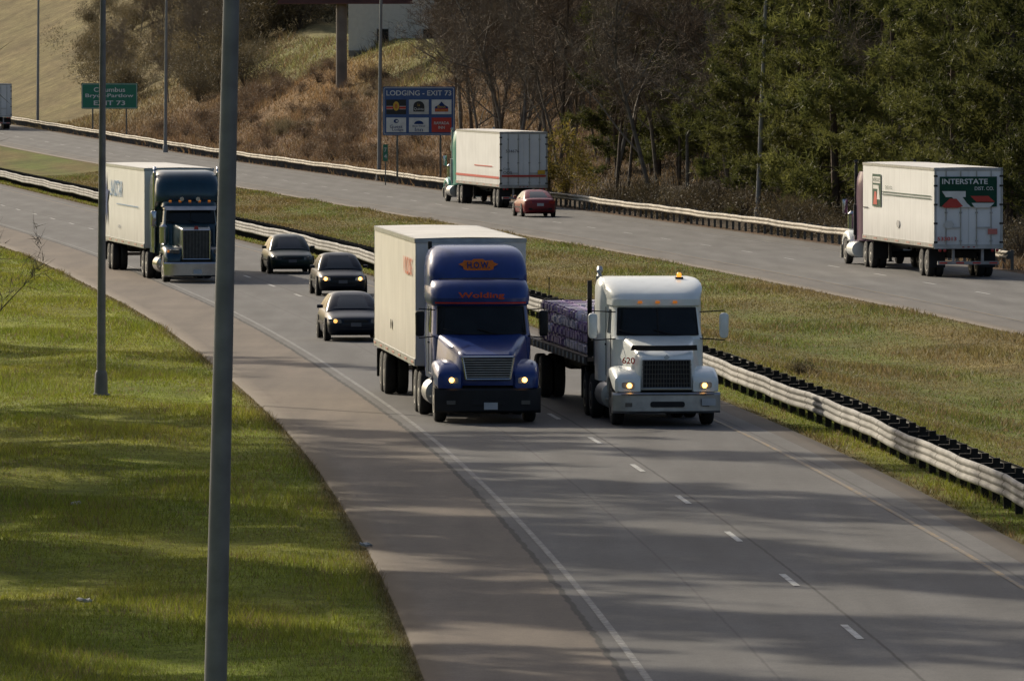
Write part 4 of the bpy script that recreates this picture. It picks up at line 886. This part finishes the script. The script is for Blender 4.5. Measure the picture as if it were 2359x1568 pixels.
pines=[Plant(make_pine(21+i,15,.03 if i%2 else .08,3.3),bk[2],pinem) for i in range(4)]
tallp=[Plant(make_pine(41+i,24,.20,4.0,.66,1.2),bk[2],pinem) for i in range(2)]
bares=[Plant(make_bare(61+i,13,.55),bk[i%2],twm if i%2 else twm2) for i in range(5)]
shr=[Plant(make_shrub(81+i,1.5,1.5,2000,.14,wr=(.12,.3)),bk[1],brushm,'stem','foliage') for i in range(3)]
shd=[Plant(make_shrub(91+i,3.6,2.7,5200,.24,wr=(.12,.3)),bk[1],brushd,'stem','foliage') for i in range(3)]
shu=[Plant(make_shrub(95+i,1.2,1.2,1800,.12,wr=(.12,.35)),bk[1],underm,'stem','foliage') for i in range(2)]
yel=Plant(make_shrub(99,6.0,1.7,2600,.17),bk[1],yelm,'stem','foliage')
placed=[]
def okp(X,Y,d):
    for a,b in placed:
        if (a-X)**2+(b-Y)**2*.35<d*d: return False
    placed.append((X,Y)); return True
def oofs(X,Y): return X-float(C1(Y))
cnt=0
for tries in range(6000):
    px=rnd.uniform(1400,2440); Y=rnd.uniform(365,540); X=at(px,Y); o=oofs(X,Y)
    if o<36.5 or o>62: continue
    if px<1700 and (rnd.random()>.22 or o<40): continue
    if not okp(X,Y,2.9 if o<46 else 3.6): continue
    rnd.choice(pines).put('pine_tree',X,Y,rnd.uniform(.85,1.35),'olive green pine in the wood behind the far guardrail','pine tree','pines behind the far guardrail',sz=rnd.uniform(.9,1.2)); cnt+=1
    if cnt>=80: break
cnt=0
for tries in range(6000):
    px=rnd.uniform(1030,1800); Y=rnd.uniform(420,640); X=at(px,Y); o=oofs(X,Y)
    if o<37.2 or o>70 or (px<1100 and Y<575): continue
    if not okp(X,Y,1.9): continue
    rnd.choice(bares).put('bare_tree',X,Y,rnd.uniform(.8,1.35),'leafless tree in the wood between the lodging sign and the pines','bare tree','leafless trees between sign and pines'); cnt+=1
    if cnt>=105: break
for k in range(14):
    px=rnd.uniform(1700,2340); Y=rnd.uniform(400,460); X=at(px,Y)
    if oofs(X,Y)<37: continue
    rnd.choice(bares).put('bare_tree',X,Y,rnd.uniform(.9,1.2),'leafless tree standing among the dark pines','bare tree','leafless trees among the pines')
for px,sc in((1265,1.0),(1305,.75)):
    yel.put('yellow_shrub',at(px,478),478,sc,'tall yellow-leaved shrub behind the guardrail right of the white trailer' if px<1280 else 'smaller yellow-leaved shrub next to the tall yellow one','shrub',None)
cnt=0
for tries in range(4000):
    px=rnd.uniform(1290,2420); Y=rnd.uniform(350,470); X=at(px,Y); o=oofs(X,Y)
    if o<32.2 or o>38: continue
    if not okp(X,Y,.9): continue
    rnd.choice(shu).put('underbrush_bush',X,Y,rnd.uniform(.7,1.5),'low dark bush at the foot of the wood behind the far guardrail','bush','low bushes at the foot of the wood'); cnt+=1
    if cnt>=80: break
cnt=0
for tries in range(3000):
    px=rnd.uniform(200,1060); Y=rnd.uniform(545,745); X=at(px,Y); o=oofs(X,Y)
    if o<36 or o>50: continue
    if not okp(X,Y,1.3): continue
    rnd.choice(shr).put('brush_shrub',X,Y,rnd.uniform(.45,1.0),'low rust-brown shrub on the slope behind the far guardrail','shrub','rust-brown shrubs on the slope'); cnt+=1
    if cnt>=120: break
cnt=0
for tries in range(3000):
    px=rnd.uniform(190,610); Y=rnd.uniform(655,960); X=at(px,Y); o=oofs(X,Y)
    if o<38.5 or (px<330 and Y<790): continue
    if px>480 and Y<700: continue
    if not okp(X,Y,3.4): continue
    rnd.choice(shd).put('thicket_bush',X,Y,rnd.uniform(.6,1.25),'dark olive bush in the thicket left of the big lamp post','bush','bushes of the upper left thicket'); cnt+=1
    if cnt>=62: break
for k in range(26):
    px=rnd.uniform(220,600); Y=rnd.uniform(720,900); X=at(px,Y)
    if oofs(X,Y)<41 or (px<330 and Y<800): continue
    rnd.choice(bares).put('bare_tree',X,Y,rnd.uniform(.35,.65),'leafless tree rising from the upper left thicket','bare tree','leafless trees in the thicket')
for k in range(20):
    px=rnd.uniform(580,800); Y=rnd.uniform(800,880); X=at(px,Y)
    rnd.choice(shd).put('thicket_bush',X,Y,rnd.uniform(1.4,2.0),'dark bush behind the green field beside the white building','bush','dark bushes behind the green field')
for k in range(14):
    px=rnd.uniform(620,1010); Y=rnd.uniform(672,690); X=at(px,Y)
    rnd.choice(shd).put('thicket_bush',X,Y,rnd.uniform(.18,.32),'small dark bush at the top of the slope below the white building','bush','small bushes at the top of the slope')
X=at(1840,228); shu[0].put('grass_tuft',X,228,.4,'dark weedy tuft growing alone on the median','weed',None)
for (X,Y,s) in((-18,143,1.0),(-20,157,1.2),(-17.5,170,1.15),(-22,179,1.35),(-18,190,1.2),(-23,201,1.35),(-19.5,212,1.15),(-28,262,1.0),(-27,190,1.35),(-16,130,.95),(-24,166,1.35),(-25,150,1.3)):
    tallp[int(Y)%2].put('pine_tree',X,Y,s,'tall pine on the left verge outside the picture','pine tree','tall pines left of the verge')
for (X,Y,s) in((-15,139,1.2),(-15.5,150,1.2),(-16,165,1.4),(-16.5,186,1.4),(-18,206,1.4),(-24,250,1.2),(-14,126,1.1)):
    bares[int(X)%5].put('bare_tree',X,Y,s,'leafless roadside tree on the left verge','bare tree','leafless trees left of the verge')
bares[0].put('bare_tree',-12.9,174,.62,'small leafless tree whose branches reach in at the left edge','bare tree',None,rz=1.0)
# ------------------------------------------------------------------ grass
grassm=mat_foliage('grass_blades',(0,0,0),(0,0,0),.45,1,.6,True)
def grass(name,n,orange_,yrange,bias,hh,ww,dry,label,dcol=(.19,.14,.07),cf=None):
    rg=np.random.default_rng(n%997)
    u=rg.random(n)**bias; Y=yrange[0]+(yrange[1]-yrange[0])*u; o=rg.uniform(orange_[0],orange_[1],n)
    X=C1(Y)+o
    keep=(np.abs(X/Y)<.068)
    if cf is not None: keep&=cf(X,Y,o)
    X,Y,o=X[keep],Y[keep],o[keep]; m=len(X)
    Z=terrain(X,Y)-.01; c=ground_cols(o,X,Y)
    sc=(Y/150)**.8
    hgt=rg.uniform(hh[0],hh[1],m)*(.6+.8*(np.sin(X*1.3+Y*.4)*.5+.5)*(np.sin(X*.4-Y*.17)*.5+.5)*1.6); wid=ww*sc*rg.uniform(.7,1.3,m)
    a=rg.random(m)*2*pi; u_=np.stack([np.cos(a),np.sin(a),np.zeros(m)],1)*wid[:,None]/2
    lean=np.stack([rg.normal(0,.45,m),rg.normal(0,.45,m),np.ones(m)],1)*hgt[:,None]
    P=np.stack([X,Y,Z],1); V=np.stack([P-u_,P+u_,P+lean],1).reshape(-1,3)
    clump=(np.sin(X*2.3+Y*.7)*np.sin(Y*.9-X*1.1)>.35)
    dr=(rg.random(m)<dry*np.where(clump,2.4,.7))[:,None]; c=np.where(dr,np.array(dcol),c)*rg.uniform(.65,1.5,(m,1))
    ob=npmesh(name,V,np.arange(3*m).reshape(-1,3),grassm,np.repeat(c,3,0))
    tag(ob,label,'grass',kind='stuff')
grass('grass',420000,(-19,-6.52),(108,370),1.7,(.05,.14),.016,.13,'bright green grass of the left verge')
grass('grass',330000,(4.88,18.75),(135,600),1.4,(.05,.13),.022,.25,'olive grass of the median strip')
grass('dry_grass',130000,(30.3,56),(330,800),1.0,(.2,.6),.022,.4,'dry brown grass on the slope behind the far guardrail',(.17,.12,.065),lambda X,Y,o:(Y>490)|(Y<372))
# ------------------------------------------------------------------ light, world, camera
el=math.radians(29.0); az=Vector((-.57,.82,0)).normalized()
sd=Vector((az.x*math.cos(el),az.y*math.cos(el),math.sin(el)))
sl=D.lights.new('sun','SUN'); sl.energy=4.3; sl.angle=math.radians(.6); sl.color=(1,.885,.70); so=D.objects.new('sun',sl); COL.objects.link(so)
so.rotation_euler=(-sd).to_track_quat('-Z','Y').to_euler(); so.location=(-40,80,60)
w=D.worlds.new('World'); SC.world=w; w.use_nodes=True; nt=w.node_tree; bg=nt.nodes['Background']; sky=nt.nodes.new('ShaderNodeTexSky'); sky.sky_type='NISHITA'; sky.sun_disc=False
sky.sun_elevation=el; sky.sun_rotation=math.atan2(sd.x,sd.y); sky.air_density=1.0; sky.dust_density=4.0
nt.links.new(sky.outputs[0],bg.inputs[0]); bg.inputs[1].default_value=.115
cam=D.cameras.new('camera'); cam.sensor_width=36; cam.lens=300; cam.clip_start=1; cam.clip_end=6000
co=D.objects.new('camera',cam); COL.objects.link(co); co.location=(0,0,H0); co.rotation_euler=(math.radians(90)-math.atan((784-YH)/F),0,0); SC.camera=co
SC.view_settings.view_transform='Standard'; SC.view_settings.look='None'; SC.view_settings.exposure=0
